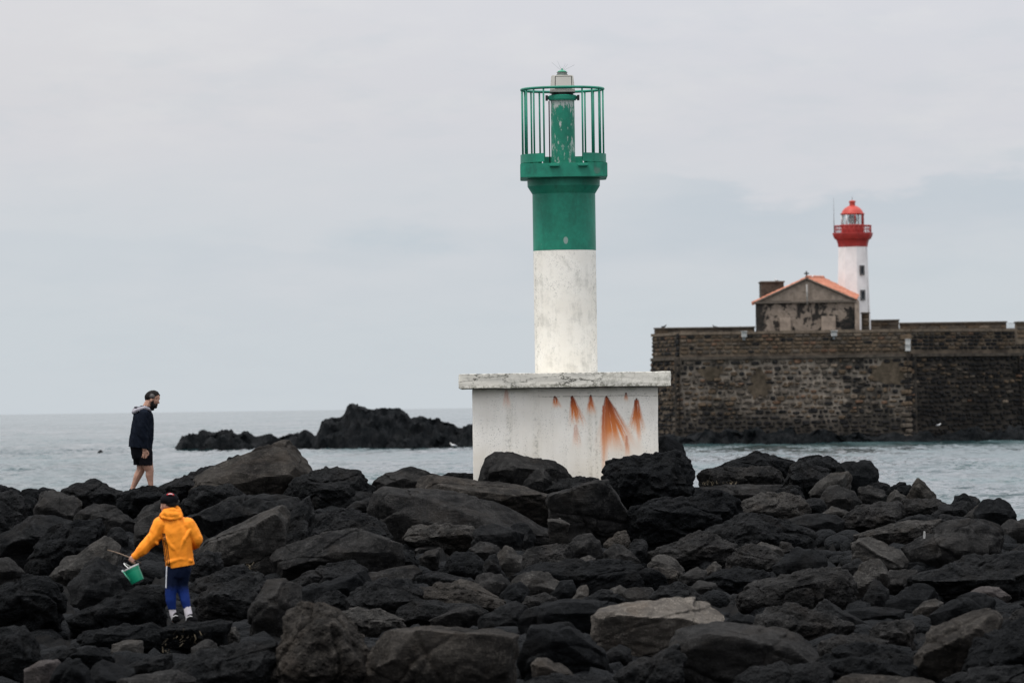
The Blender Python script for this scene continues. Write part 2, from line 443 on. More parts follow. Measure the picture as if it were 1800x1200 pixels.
Z_TOP = zat(1400, 586, FD); Z_CORD = zat(1400, 627, FD)
CORN = [(1149, 374), (1196, FD), (1602, FD - 1), (1796, 372), (1990, 388)]
PLAN = [xy(*c) for c in CORN]
fort = empty('sea_fort', (PLAN[1].x, PLAN[1].y, 0), 'long dark stone sea fort rising from the water behind the beacon', 'fort')
FO = Vector((PLAN[1].x, PLAN[1].y, 0))
rs = random.Random(11)
BAT = 0.055
core = bmesh.new(); cord = bmesh.new(); cop = bmesh.new()
back = [Vector((p.x + 0.5, p.y + 16)) for p in PLAN]
PATCH = [(1562, 655, 1.25, 0.9), (1335, 675, 0.75, 1.0), (1250, 655, 0.9, 0.5)]   # old render still on the wall
stones = []          # (size, matrix, width, height, shape, material index)
MATS = [ST_BROWN, ST_GREY, ST_DARK, ST_RED, ST_PALE]
for s in range(len(PLAN) - 1):
    a, b_ = PLAN[s], PLAN[s + 1]
    L = (b_ - a).length; t = (b_ - a) / L; n = Vector((t.y, -t.x))
    def wp(u, z, off=0.0):
        o = off + (Z_CORD - z) * BAT if z < Z_CORD else off + 0.02
        q = a + t * u + n * o
        return Vector((q.x, q.y, z)) - FO
    for u0_, u1_ in ((-0.4, 0.0), (L, L + 0.4)):
        fe_ = core.faces.new([core.verts.new(v) for v in (wp(u0_, -1), wp(u1_, -1), wp(u1_, Z_CORD), wp(u0_, Z_CORD))]); fe_.material_index = 2
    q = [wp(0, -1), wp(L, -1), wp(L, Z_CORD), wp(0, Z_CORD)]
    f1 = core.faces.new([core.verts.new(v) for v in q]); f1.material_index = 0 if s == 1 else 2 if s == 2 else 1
    q = [wp(-.02, Z_CORD), wp(L + .02, Z_CORD), wp(L + .02, Z_TOP), wp(-.02, Z_TOP)]
    f2 = core.faces.new([core.verts.new(v) for v in q])
    f2.material_index = 1
    # string course and coping, as lengths of dressed stone
    u = 0.0
    while u < L - 0.01:
        w = min(rs.uniform(0.9, 1.5), L - u)
        for bmx, z0, z1, o0, o1 in ((cord, Z_CORD - 0.11, Z_CORD + 0.10, -0.3, 0.22), (cop, Z_TOP + 0.003, Z_TOP + 0.20 + rs.uniform(-.02, .03), -0.9, 0.12 + rs.uniform(-.03, .03))):
            pts = [a + t * (u + 0.01) + n * o1, a + t * (u + w - 0.01) + n * o1, a + t * (u + w - 0.01) + n * o0, a + t * (u + 0.01) + n * o0]
            lo = [bmx.verts.new(Vector((p.x, p.y, z0)) - FO) for p in pts]; hi = [bmx.verts.new(Vector((p.x, p.y, z1)) - FO) for p in pts]
            bmx.faces.new(hi); bmx.faces.new(list(reversed(lo)))
            for i in range(4): bmx.faces.new((lo[i], lo[(i + 1) % 4], hi[(i + 1) % 4], hi[i]))
        u += w
    # dressed quoins up the corner
    z = 0.2; k_ = 0
    while z < Z_TOP - 0.3 and s in (0, 1):
        hq = rs.uniform(0.34, 0.46)
        if not (z < Z_CORD + 0.1 and z + hq > Z_CORD - 0.12):
            wq = (0.95, 0.62)[k_ % 2] * rs.uniform(.9, 1.1)
            for (uu, ss) in ((L - wq / 2 + 0.12, 0),):
                stones.append((1.0, wp(uu, z + hq / 2, 0.05), t, n, wq, hq - 0.03, rs.randrange(6), rs.choice((2, 2, 1) if s == 0 else (0, 1, 1, 2)), z > Z_CORD))
        z += hq; k_ += 1
    # coursed stones of the parapet, then rougher ones below the string course
    z = Z_TOP - 0.02; par = True
    while z > 0.1:
        par = z > Z_CORD + 0.15
        hgt = rs.uniform(0.24, 0.31) if par else rs.uniform(0.27, 0.42)
        if par and z - hgt < Z_CORD + 0.10: z = Z_CORD - 0.13; continue
        u = -rs.uniform(0.3, 0.6)
        while u < L:
            w = rs.uniform(0.36, 0.72) if par else rs.choice((rs.uniform(0.22, 0.4), rs.uniform(0.35, 0.62), rs.uniform(0.5, 0.8)))
            u0, u1 = max(u, 0.02 if par else -0.30), min(u + w, L + (-0.02 if par else 0.30))
            if u1 - u0 > 0.14:
                gap = rs.uniform(0.04, 0.07) if par else rs.uniform(0.06, 0.15)
                zc = z - hgt / 2 + (rs.uniform(-.01, .01) if par else rs.uniform(-0.09, 0.09))
                hgt_ = hgt * (rs.uniform(.9, 1.05) if par else rs.uniform(0.62, 1.12))
                ctr_ = wp((u0 + u1) / 2, zc) + FO
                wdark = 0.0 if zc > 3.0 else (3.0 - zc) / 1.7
                if s in (0, 2, 3): wdark += 0.60 if s == 2 else 0.3  # right face gets more dark blocks: part staining, part painted-in shade
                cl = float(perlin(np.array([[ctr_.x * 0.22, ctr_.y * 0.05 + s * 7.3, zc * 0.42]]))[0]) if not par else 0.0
                if s == 1 and any(((ctr_.x - P(px_, 700, FD).x) / a_) ** 2 + ((zc - zat(px_, py_, FD)) / b2_) ** 2 < 0.8 for px_, py_, a_, b2_ in PATCH): u += w; continue
                if cl > 0.18: wdark += 0.45
                r = rs.random()
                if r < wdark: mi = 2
                else: mi = rs.choices([0, 1, 2, 3, 4], (8, 3, 1, 1.2, 0.3) if par else (5, 4, 2, 0.7, 0.5))[0]
                ctr = wp((u0 + u1) / 2, zc)
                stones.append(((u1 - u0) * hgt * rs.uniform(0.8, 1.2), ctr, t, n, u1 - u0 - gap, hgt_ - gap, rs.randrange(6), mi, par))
            u += w
        z -= hgt
fixn(core)
for f in core.faces:
    if f.normal.y > 0: f.normal_flip()
# backs and roof of the mass
for s in range(len(PLAN) - 1):
    a, b_, c, d_ = PLAN[s], PLAN[s + 1], back[s + 1], back[s]
    f = core.faces.new([core.verts.new(Vector((p.x, p.y, Z_TOP - 0.01)) - FO) for p in (a, b_, c, d_)])
    f.material_index = 1
a, d_ = PLAN[0], back[0]
core.faces.new([core.verts.new(Vector((p.x, p.y, z)) - FO) for p, z in ((a, -1), (d_, -1), (d_, Z_TOP), (a, Z_TOP))])
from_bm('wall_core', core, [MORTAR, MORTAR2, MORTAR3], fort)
fixn(cord); fixn(cop)
from_bm('string_course', cord, ST_GREY, fort)
from_bm('coping', cop, ST_PALE, fort)

RENDER = mat_stone('old brown render', (0.0390, 0.0325, 0.0238), (0.0952, 0.0766, 0.0562), 2.0)
_a, _b = PLAN[1], PLAN[2]; _t = (_b - _a).normalized(); _n = Vector((_t.y, -_t.x))
for (px_, py_, a_, b2_) in PATCH:
    zc = zat(px_, py_, FD); uc = (P(px_, 700, FD).x - _a.x) / _t.x; bm = bmesh.new(); fr_, bk_ = [], []
    for k in range(28):
        an = 2 * math.pi * k / 28; rr_k = 1 + 0.16 * math.sin(3 * an + px_) + 0.10 * math.sin(7 * an + py_)
        z = min(zc + b2_ * rr_k * math.sin(an), Z_CORD - 0.13); off = (Z_CORD - z) * BAT
        q2_ = _a + _t * (uc + a_ * rr_k * math.cos(an))
        for L_, o_ in ((fr_, 0.10), (bk_, -0.1)):
            v_ = q2_ + _n * (off + o_); L_.append(bm.verts.new(Vector((v_.x, v_.y, z)) - FO))
    bm.faces.new(fr_)
    for k in range(28): bm.faces.new((fr_[k], fr_[(k + 1) % 28], bk_[(k + 1) % 28], bk_[k]))
    fixn(bm); from_bm('render_patch', bm, RENDER, fort)

def stone_shape(k):
    """unit block, front towards -Y, with chipped rounded outline; 8 rim points, 30 triangles"""
    r = random.Random(50 + k); bm = bmesh.new()
    rim = []
    for (x, z) in ((-.5, -.3), (-.36, -.5), (.36, -.5), (.5, -.3), (.5, .3), (.36, .5), (-.36, .5), (-.5, .3)):
        rim.append((x * r.uniform(.8, 1.0), z * r.uniform(.74, 1.0)))
    bk = [bm.verts.new((x, 0.15, z)) for x, z in rim]
    md = [bm.verts.new((x, -0.55 + r.uniform(-.1, .1), z)) for x, z in rim]
    fr = [bm.verts.new((x * .74, -1.0 + r.uniform(-.22, .22), z * .72)) for x, z in rim]
    for A, B in ((bk, md), (md, fr)):
        for i in range(8): bm.faces.new((A[i], A[(i + 1) % 8], B[(i + 1) % 8], B[i]))
    bm.faces.new(fr); fixn(bm)
    me = bpy.data.meshes.new('stone'); bm.to_mesh(me); bm.free()
    return me
SHAPES = [stone_shape(k) for k in range(6)]
SM = {}
for k in range(6):
    for mi in range(5):
        me = SHAPES[k].copy(); me.materials.append(MATS[mi]); SM[k, mi] = me
stones.sort(key=lambda q: -q[0])
rest = bmesh.new()
def stone_matrix(q):
    _, ctr, t, n, w, h, k, mi, par = q
    X = Vector((t.x, t.y, 0)); Y = Vector((-n.x, -n.y, 0)); Z = Vector((0, 0, 1))
    if not par: Z = (Z - Vector((n.x, n.y, 0)) * BAT).normalized()
    rot = Matrix((X, Y, Z)).transposed().to_4x4()
    return Matrix.Translation(ctr) @ rot @ Matrix.Diagonal((w, 0.09 if par else 0.15, h, 1))
infr = [q for q in stones if q[1].x + FO.x < P(1800, 700, FD).x]
outfr = [q for q in stones if q[1].x + FO.x >= P(1800, 700, FD).x]
for i, q in enumerate(infr[:300]):
    o = bpy.data.objects.new('stone', SM[q[6], q[7]]); C.objects.link(o)
    o.parent = fort; o.matrix_local = stone_matrix(q)
Vs, Fs, Ms = [], [], []
base = 0
SV = [np.array([v.co[:] for v in me.vertices]) for me in SHAPES]
SF = [[list(p.vertices) for p in me.polygons] for me in SHAPES]
for q in infr[300:] + outfr:
    m = np.array(stone_matrix(q)); v = SV[q[6]] @ m[:3, :3].T + m[:3, 3]
    Vs.append(v); Fs += [[i + base for i in f] for f in SF[q[6]]]; Ms += [q[7]] * len(SF[q[6]])
    base += len(v)
me = bpy.data.meshes.new('masonry'); me.from_pydata(np.concatenate(Vs).tolist(), [], Fs)
me.polygons.foreach_set('material_index', Ms)
o = link('masonry', me, MATS, fort); tag(o, kind='stuff')

# dark shore rocks along the foot of the fort
ridge_rock('shore_ledge', [(1130, 788), (1150, 770), (1180, 764), (1200, 770), (1215, 766), (1240, 757), (1262, 764), (1275, 755), (1300, 762), (1330, 752), (1345, 764), (1360, 760), (1390, 753), (1405, 766), (1420, 762), (1450, 755), (1480, 767), (1510, 760), (1540, 768), (1570, 760), (1600, 768), (1630, 758), (1645, 768), (1660, 764), (1690, 757), (1720, 752), (1735, 764), (1750, 759), (1780, 754), (1820, 750), (1900, 770)],
           FD - 3.2, 3.2, 'black wet lava ledge along the foot of the sea fort', 9, cat='rock ledge', rough=1.3)

# ---- things on the fort
HD = 371.0
hs = FPX / HD
plaster = None
def mat_plaster():
    m, nt, b, oc = newmat('stained render'); setb(b, 0.95, 0.1)
    x, y, z = xyz(nt, oc)
    a = noise(nt, oc, 0.55, 5, 0.65); c = noise(nt, oc, 2.4, 5, 0.65)
    base = mixc(nt, c.ss(0.3, 0.7), (0.16, 0.132, 0.107), (0.28, 0.232, 0.19))
    dark = mixc(nt, c.ss(0.3, 0.7), (0.010, 0.012, 0.013), (0.035, 0.031, 0.027))
    # black lichen spread over the wall below the gable
    f = (a + (c - 0.5) * 0.55).ss(0.46, 0.54) * z.ss(2.35, 2.15)
    f = f.mx((a * 0.5 + c * 0.5).ss(0.56, 0.64) * 0.6)
    f = f.mx((x + (c - .5)).ss(-3.1, -3.5) * z.ss(2.35, 2.15) * 0.9)
    nt.links.new(mixc(nt, f, base, dark), b.inputs['Base Color'])
    nt.links.new(bump(nt, c, 0.5, 0.1), b.inputs['Normal'])
    return m
HO = P(1423, 583, HD)
house = empty('gabled_house', HO, 'stained stone house with terracotta gable roof beside the red lighthouse', 'house')
def hp(px, py): return ((px - 1423) / hs, (583 - py) / hs)
eL, eR, ap = hp(1328, 530), hp(1502, 526), hp(1419, 489)
rot = 0.13; DEP = 9.0
def hy(x, y): # house plan rotated a little so that its right side shows
    return Vector((x * math.cos(rot) - y * math.sin(rot) * -1, y * math.cos(rot) - x * math.sin(rot) * 0.0, 0))
PL = mat_plaster()
bm = bmesh.new()
WR = hp(1510, 0)[0]; pro = [(eL[0] + .03, -0.6), (WR, -0.6), (WR, eR[1] - 0.12), (ap[0], ap[1] - 0.02), (eL[0] + .03, eL[1])]
SH = 0.05; SHE = 0.088; SHR = 0.19
fr = [bm.verts.new((x, 0, z)) for x, z in pro]; bk = [bm.verts.new((x + (SHR if i == 3 else SH) * DEP, DEP, z)) for i, (x, z) in enumerate(pro)]
bm.faces.new(fr); bm.faces.new(list(reversed(bk)))
for i in range(5): bm.faces.new((fr[i], bk[i], bk[(i + 1) % 5], fr[(i + 1) % 5]))
fixn(bm); from_bm('wall', bm, PL, house)
def mat_tile():
    m, nt, b, oc = newmat('terracotta tile'); setb(b, 0.9, 0.2)
    n = noise(nt, oc, 2.5, 5, 0.7)
    nt.links.new(mixc(nt, n.ss(0.3, 0.7), (0.30, 0.115, 0.068), (0.54, 0.235, 0.155)), b.inputs['Base Color'])
    return m
TILE = mat_tile()
# barrel tile roof: overlapping courses on each slope
for side in (-1, 1):
    bm = bmesh.new()
    e = eL if side < 0 else eR
    A = Vector((ap[0], 0, ap[1])); B = Vector((e[0] + side * 0.16, 0, e[1] - 0.06))
    sl = (B - A); ln = sl.length; sl /= ln; nn = Vector((-sl.z, 0, sl.x)) * (1 if side > 0 else -1)
    if nn.z < 0: nn = -nn
    ncol = 38; nrow = 11
    def roofp(yy, s_): t_ = s_ / ln; return (A + Vector((SHR, 1, 0.02)) * yy) * (1 - t_) + (B + Vector((SHE if side > 0 else SH, 1, 0.052 if side > 0 else 0)) * yy) * t_
    for j in range(ncol):
        y0 = -0.12 + (DEP + 0.2) * j / ncol; y1 = -0.12 + (DEP + 0.2) * (j + 1) / ncol
        for i in range(nrow):
            s0, s1 = ln * i / nrow, ln * (i + 1) / nrow + 0.05
            jit = rs.uniform(-0.015, 0.02)
            secs = []
            for k in range(5):
                yy = y0 + (y1 - y0) * k / 4; hh = 0.02 + 0.085 * math.sin(math.pi * k / 4)
                secs.append((roofp(yy, s0) + nn * (hh + jit), roofp(yy, s1) + nn * (hh + jit + 0.03), roofp(yy, s1)))
            vs = [[bm.verts.new(p) for p in sec] for sec in secs]
            for k in range(4):
                bm.faces.new((vs[k][0], vs[k + 1][0], vs[k + 1][1], vs[k][1]))
                bm.faces.new((vs[k][1], vs[k + 1][1], vs[k + 1][2], vs[k][2]))
    fixn(bm)
    o = from_bm('roof_slope', bm, TILE, house, smooth=False)
ridge_pts = [Vector((ap[0], -0.15, ap[1] + 0.08)) + Vector((SHR, 1, 0.02)) * (k * 0.4) for k in range(24)]
tube('ridge_tile', ridge_pts, [0.12 + 0.02 * (k % 2) for k in range(24)], TILE, house, 8)
# stone verges and cornice, vertical pipe, pale buttresses
CORNICE = plain('grey cornice', (0.10, 0.085, 0.07), 0.9)
box('cornice', (eL[0] - 0.15, -0.17, eL[1] - 0.10), (eR[0] + 0.15, 0.02, eL[1] + 0.02), CORNICE, house, 0.02)
for e in (eL, eR):
    bm = bmesh.new()
    a, b_ = Vector((ap[0], -0.10, ap[1] - 0.03)), Vector((e[0], -0.10, e[1] - 0.03))
    bm_tube(bm, [a, b_], 0.075, 6); fixn(bm); from_bm('verge', bm, CORNICE, house)
tube('downpipe', [Vector((ap[0] + 0.0, -0.22, hp(0, 500)[1])), Vector((ap[0] + 0.02, -0.22, hp(0, 535)[1]))], 0.06, plain('pale pipe', (0.30, 0.29, 0.27)), house)
PAT = plain('pale render', (0.25, 0.205, 0.165), 0.95, var=0.25, scale=2)
for x0, x1, y1 in ((1371, 1390, 558), (1444, 1469, 556)):
    l, r_ = hp(x0, 0)[0], hp(x1, 0)[0]; t_ = hp(0, y1)[1]
    box('buttress', (l, -0.28, -0.55), (r_, -0.02, t_), PAT, house, 0.03)
box('corner_pier', (hp(1503, 0)[0], -0.12, -0.55), (hp(1511, 0)[0], -0.02, eR[1] - 0.14), PAT, house, 0.02)
bm = bmesh.new(); cz = ap[1] + 0.1
bm_box(bm, (ap[0] - .05, -.15, cz), (ap[0] + .05, -.05, cz + .42)); bm_box(bm, (ap[0] - .17, -.15, cz + .2), (ap[0] - .051, -.05, cz + .29)); bm_box(bm, (ap[0] + .051, -.15, cz + .2), (ap[0] + .17, -.05, cz + .29))
from_bm('roof_cross', bm, plain('iron', (0.03, 0.03, 0.03)), house)

o = P(1358, 583, 379); s_ = FPX / 379
blk = empty('roof_block', o, 'square dark masonry block standing up behind the left roof slope', 'water tank')
box('tank_wall', (-20 / s_, -1, -1.0), (20 / s_, 2.0, (583 - 497) / s_), ST_GREY, blk, 0.04)
box('lid', (-21.5 / s_, -1.1, (583 - 497) / s_ + .003), (21.5 / s_, 2.1, (583 - 494.5) / s_), CORNICE, blk, 0.02)

# low walls and parapets on the fort's deck
def deckwall(px0, px1, py, d, thick, label, mat, cap=True):
    a = P(px0, 590, d); s_ = FPX / d; L = (px1 - px0) / s_; h = (590 - py) / s_
    e = empty('deck_wall', a, label, 'wall', 'low walls on the deck of the fort')
    # coursed blocks
    bm = bmesh.new(); bm_box(bm, (0.02, 0.05, -0.6), (L - 0.02, thick - .05, h - 0.02)); from_bm('wall_core', bm, MORTAR2, e)
    z = -0.2; 
    while z < h - 0.14:
        hh = min(0.3, h - z - 0.05); u = 0.0
        while u < L:
            w = min(rs.uniform(0.5, 0.95), L - u)
            if w > 0.12 and hh > 0.1:
                ob = bpy.data.objects.new('stone', SM[rs.randrange(3), rs.choices([0, 1, 4], (4, 4, 1))[0]]); C.objects.link(ob); ob.parent = e
                ob.location = (u + w / 2, 0.05, z + hh / 2); ob.scale = (w - 0.03, 0.06, hh - 0.03)
            u += w
        z += hh
    if cap: box('coping', (-0.04, -0.06, h - 0.015), (L + 0.04, thick + .06, h + 0.09), mat, e, 0.02)
    return e
deckwall(1531, 1581, 564, 382, 1.2, 'short thick parapet wall at the right foot of the red lighthouse', CORNICE)
deckwall(1515, 1529, 551, 376.5, 0.5, 'narrow dark wall filling the gap between house and lighthouse foot', CORNICE)
deckwall(1582, 1770, 569, 378, 0.6, 'long low parapet wall running right along the fort deck', CORNICE)
deckwall(1787, 1880, 567, 364, 1.5, 'end parapet block at the right edge of the fort', CORNICE)
deckwall(1150, 1327, 578, 386, 0.5, 'far low parapet wall left of the gabled house', CORNICE)
fe = P(1771, 583, 377); s_ = FPX / 377
rail = empty('railing', fe, 'thin metal railing closing the gap between the parapet walls', 'railing')
MTL = plain('grey paint metal', (0.25, 0.27, 0.28), 0.5)
for k in range(8):
    x = k * (15 / s_) / 7; tube('post' if k in (0, 7) else 'bar', [Vector((x, 0, 0)), Vector((x, 0, 15 / s_))], 0.018, MTL, rail, 6)
tube('top_rail', [Vector((0, 0, 15 / s_)), Vector((15 / s_, 0, 15 / s_))], 0.022, MTL, rail, 6)

WHT = plain('weathered white paint', (0.44, 0.44, 0.425), 0.7, var=0.15)
def lampbox(px, py, w, h, label, d=FD - 1.2, group=None):
    o = P(px, py, d); s_ = FPX / d
    e = empty('wall_lamp', o, label, 'wall lamp', group)
    box('housing', (-w / s_ / 2, -0.25, -h / s_), (w / s_ / 2, 0.2, 0), WHT, e, 0.05)
    box('visor', (-w / s_ / 2 - .06, -0.38, 0.003), (w / s_ / 2 + .06, 0.2, 0.05), WHT, e, 0.01)
    box('bracket', (-0.07, 0.0, -h / s_ - 0.2), (0.07, 1.6, -h / s_ - 0.004), MTL, e, 0.01)
lampbox(1308, 583, 9, 10, 'small white lamp on the parapet left of the house')
lampbox(1466, 582, 10, 9, 'small white lamp on the parapet directly below the house')
for py, wd in ((597, 'upper'), (608, 'lower')):
    o = P(1596, py, FD - 1.35); s_ = FPX / FD
    e = empty('wall_box', o, f'{wd} of the two white boxes stacked on the fort corner', 'box', 'white boxes on the fort corner')
    box('casing', (-4.5 / s_, -0.1, -9 / s_), (4.5 / s_, 0.42, 0), WHT, e, 0.04)
    box('lid', (-5 / s_, -0.14, 0.003), (5 / s_, 0.42, 0.05), WHT, e, 0.015)

# ------------------------------------------------------------------ red and white lighthouse
LD = 380.0
ls = FPX / LD
LO = P(1501.5, 585, LD)
lh = empty('red_lighthouse', LO, 'white lighthouse with red gallery and red dome behind the gabled house', 'lighthouse')
def lz(py): return (585 - py) / ls
LW = plain('white lighthouse paint', (0.74, 0.73, 0.72), 0.7, var=0.08, scale=1.2)
LR = plain('red lighthouse paint', (0.33, 0.034, 0.030), 0.55, var=0.18, scale=2.0)
LR2 = plain('red dome paint', (0.43, 0.058, 0.042), 0.5, var=0.12, scale=2.0)
A8 = R(9.5)
def oct_(name, prof, mat, seg=8, smooth=False): return lathe(name, [(r / ls / math.cos(math.pi / seg) if seg == 8 else r / ls, lz(y)) for r, y in prof], mat, lh, seg, smooth, a0=A8 if seg == 8 else 0)
oct_('tower', [(28.6, 600), (24.2, 434)], LW)
oct_('corbel', [(24.6, 433.8), (25.2, 428), (27.5, 421), (30, 420.5), (32.5, 415), (33.2, 412)], LR)
oct_('gallery_floor', [(33.6, 411.8), (33.6, 409.5)], LR)
oct_('lantern_base', [(19, 409.3), (19, 396.5), (20, 396.2), (20, 394.8)], LR)
GR = 32.4 / ls
gal = tube('gallery_rail', [(GR * math.cos(k * math.pi / 12), GR * math.sin(k * math.pi / 12), lz(397)) for k in range(24)], 0.045, LR, lh, 6, True)
for k in range(24):
    a = k * math.pi / 12; tube('baluster', [(GR * math.cos(a), GR * math.sin(a), lz(409.5)), (GR * math.cos(a), GR * math.sin(a), lz(397))], 0.028, LR, gal, 5)
tube('lower_rail', [(GR * math.cos(k * math.pi / 12), GR * math.sin(k * math.pi / 12), lz(403)) for k in range(24)], 0.022, LR, gal, 5, True)
glass, gnt, gb, _ = newmat('lantern glass'); setb(gb, 0.05, 0.5)
gb.inputs['Transmission Weight'].default_value = 0.9; gb.inputs['Base Color'].default_value = (0.9, 0.93, 0.93, 1); gb.inputs['IOR'].default_value = 1.08
GRR = 18.0 / ls
for k in range(8):
    a0, a1 = 2 * math.pi * k / 8 + A8, 2 * math.pi * (k + 1) / 8 + A8
    p0, p1 = Vector((math.cos(a0), math.sin(a0), 0)) * GRR / math.cos(math.pi / 8), Vector((math.cos(a1), math.sin(a1), 0)) * GRR / math.cos(math.pi / 8)
    mid = (p0 + p1).normalized(); blind = mid.x > 0.55 and mid.y < 0.5
    bm = bmesh.new(); th = 0.02
    q = [p0 * .985, p1 * .985, p1 * .985 - mid * th, p0 * .985 - mid * th]
    lo = [bm.verts.new((v.x, v.y, lz(394.5))) for v in q]; hi = [bm.verts.new((v.x, v.y, lz(377))) for v in q]
    bm.faces.new(hi); bm.faces.new(list(reversed(lo)))
    for i in range(4): bm.faces.new((lo[i], lo[(i + 1) % 4], hi[(i + 1) % 4], hi[i]))
    fixn(bm); from_bm('blind_panel' if blind else 'pane', bm, LR if blind else glass, lh)
    tube('mullion', [(p0.x, p0.y, lz(394.6)), (p0.x, p0.y, lz(376.6))], 0.05, LR if mid.x > 0.4 else LW, lh, 6)
lathe('lens', [(0.10, lz(395)), (0.10, lz(392)), (0.26, lz(391.5)), (0.34, lz(387)), (0.34, lz(383)), (0.24, lz(379)), (0.05, lz(378.5))], plain('lens glass', (0.16, 0.18, 0.18), 0.2, 0.6), lh, 16)
oct_('dome', [(21.0, 377), (21.4, 375.4), (19.4, 374.6), (17.6, 370.5), (14.0, 366.2), (8.5, 362.6), (5.4, 361.6)], LR2, 24, True)
oct_('vent', [(5.0, 361.5), (5.0, 356), (6.0, 355.6), (6.0, 353.6), (3.0, 352.2)], LR2, 16, True)
tube('lightning_rod', [(0, 0, lz(352.3)), (0, 0, lz(345))], 0.02, MTL, lh, 5)
tube('antenna', [(-33 / ls, -0.2, lz(409)), (-33 / ls, -0.2, lz(347))], [0.03, 0.014], MTL, lh, 5)
tube('cable', [(21.5 / ls, -0.93, lz(434)), (23.5 / ls, -1.0, lz(520)), (25.4 / ls, -1.05, lz(590))], 0.03, plain('cable grey', (0.32, 0.32, 0.32)), lh, 5)
DK = plain('dark window', (0.030, 0.038, 0.044), 0.5, 0.15)
FRM = plain('grey stone frame', (0.13, 0.13, 0.13), 0.9)
for (cy, h) in ((475.5, 17), (519, 18)):
    rr = (24.2 + (cy - 434) / 166 * 4.4) / ls
    a = R(-58)
    nrm = Vector((math.cos(a), math.sin(a), 0)); tn = Vector((-nrm.y, nrm.x, 0))
    f = bmesh.new(); p_ = bmesh.new()
    wm = Matrix((tn, -nrm, Vector((0, 0, 1)))).transposed().to_4x4(); wm.translation = nrm * (rr + 0.02) + Vector((0, 0, lz(cy)))
    hw, hh = 5.0 / ls, h / 2 / ls
    bm_box(f, (-hw, -.06, -hh), (-hw + .09, .2, hh)); bm_box(f, (hw - .09, -.06, -hh), (hw, .2, hh)); bm_box(f, (-hw + .091, -.06, hh - .1), (hw - .091, .2, hh)); bm_box(f, (-hw + .091, -.09, -hh), (hw - .091, .2, -hh + .1))
    bm_box(p_, (-hw + .092, 0.0, -hh + .102), (hw - .092, .05, hh - .102)); bm_box(p_, (-.02, -.03, -hh + .102), (.02, -.002, hh - .102))
    f.transform(wm); p_.transform(wm)
    w_ = from_bm('window', f, FRM, lh); from_bm('pane', p_, DK, w_)

# ------------------------------------------------------------------ birds
GW = plain('gull white', (0.72, 0.72, 0.71), 0.7, var=0.05); GG = plain('gull grey', (0.30, 0.31, 0.33), 0.7); BD = plain('dark feathers', (0.03, 0.03, 0.032), 0.8)
BK = plain('beak', (0.45, 0.25, 0.04), 0.5)
def bird(px, py, d, label, dark=False, k=1.0, flip=1):
    o = empty('bird', P(px, py, d), label, 'bird', 'birds around the fort and islet')
    bm = bmesh.new()
    bm_tube(bm, [Vector(v) * k for v in ((-0.30 * flip, 0, 0.10), (-0.20 * flip, 0, 0.13), (-0.05 * flip, 0, 0.15), (0.10 * flip, 0, 0.18), (0.17 * flip, 0, 0.25), (0.20 * flip, 0, 0.32), (0.24 * flip, 0, 0.34), (0.28 * flip, 0, 0.33))],
            [r * k for r in (0.012, 0.05, 0.095, 0.085, 0.05, 0.048, 0.045, 0.015)], 10); fixn(bm)
    from_bm('bird_body', bm, BD if dark else GW, o, smooth=True)
    for s in (-1, 1):
        bm = bmesh.new(); bmesh.ops.create_icosphere(bm, subdivisions=2, radius=1, matrix=Matrix.Translation(Vector((-0.08 * flip, s * 0.085, 0.16)) * k) @ Matrix.Diagonal((0.20 * k, 0.02 * k, 0.055 * k, 1)))
        from_bm('wing', bm, BD if dark else GG, o, smooth=True)
        tube('leg', [Vector((0.0, s * 0.03, 0.08)) * k, Vector((0.0, s * 0.03, -0.01)) * k], 0.008 * k, BK, o, 5)
    tube('beak', [Vector((0.27 * flip, 0, 0.335)) * k, Vector((0.35 * flip, 0, 0.32)) * k], [0.014 * k, 0.003 * k], BK, o, 6)
bird(1650, 749, FD - 4.6, 'white gull standing on the dark ledge right of the fort corner', k=0.6)
bird(797, 786, 368.5, 'white gull at the waterline of the tall islet beside the pedestal', k=0.9, flip=-1)
bird(1426, 489.5, 373, 'white bird perched on the roof ridge beside the cross', k=0.75)
bird(1365, 495, 379, 'pale bird perched on the dark block behind the roof', k=0.6, flip=-1)
bird(1167, 577, 378, 'dark bird perched nearest the left end of the fort wall', True, 0.75)
bird(1257, 577, 386, 'dark bird perched midway along the far parapet left of the house', True, 0.7, -1)
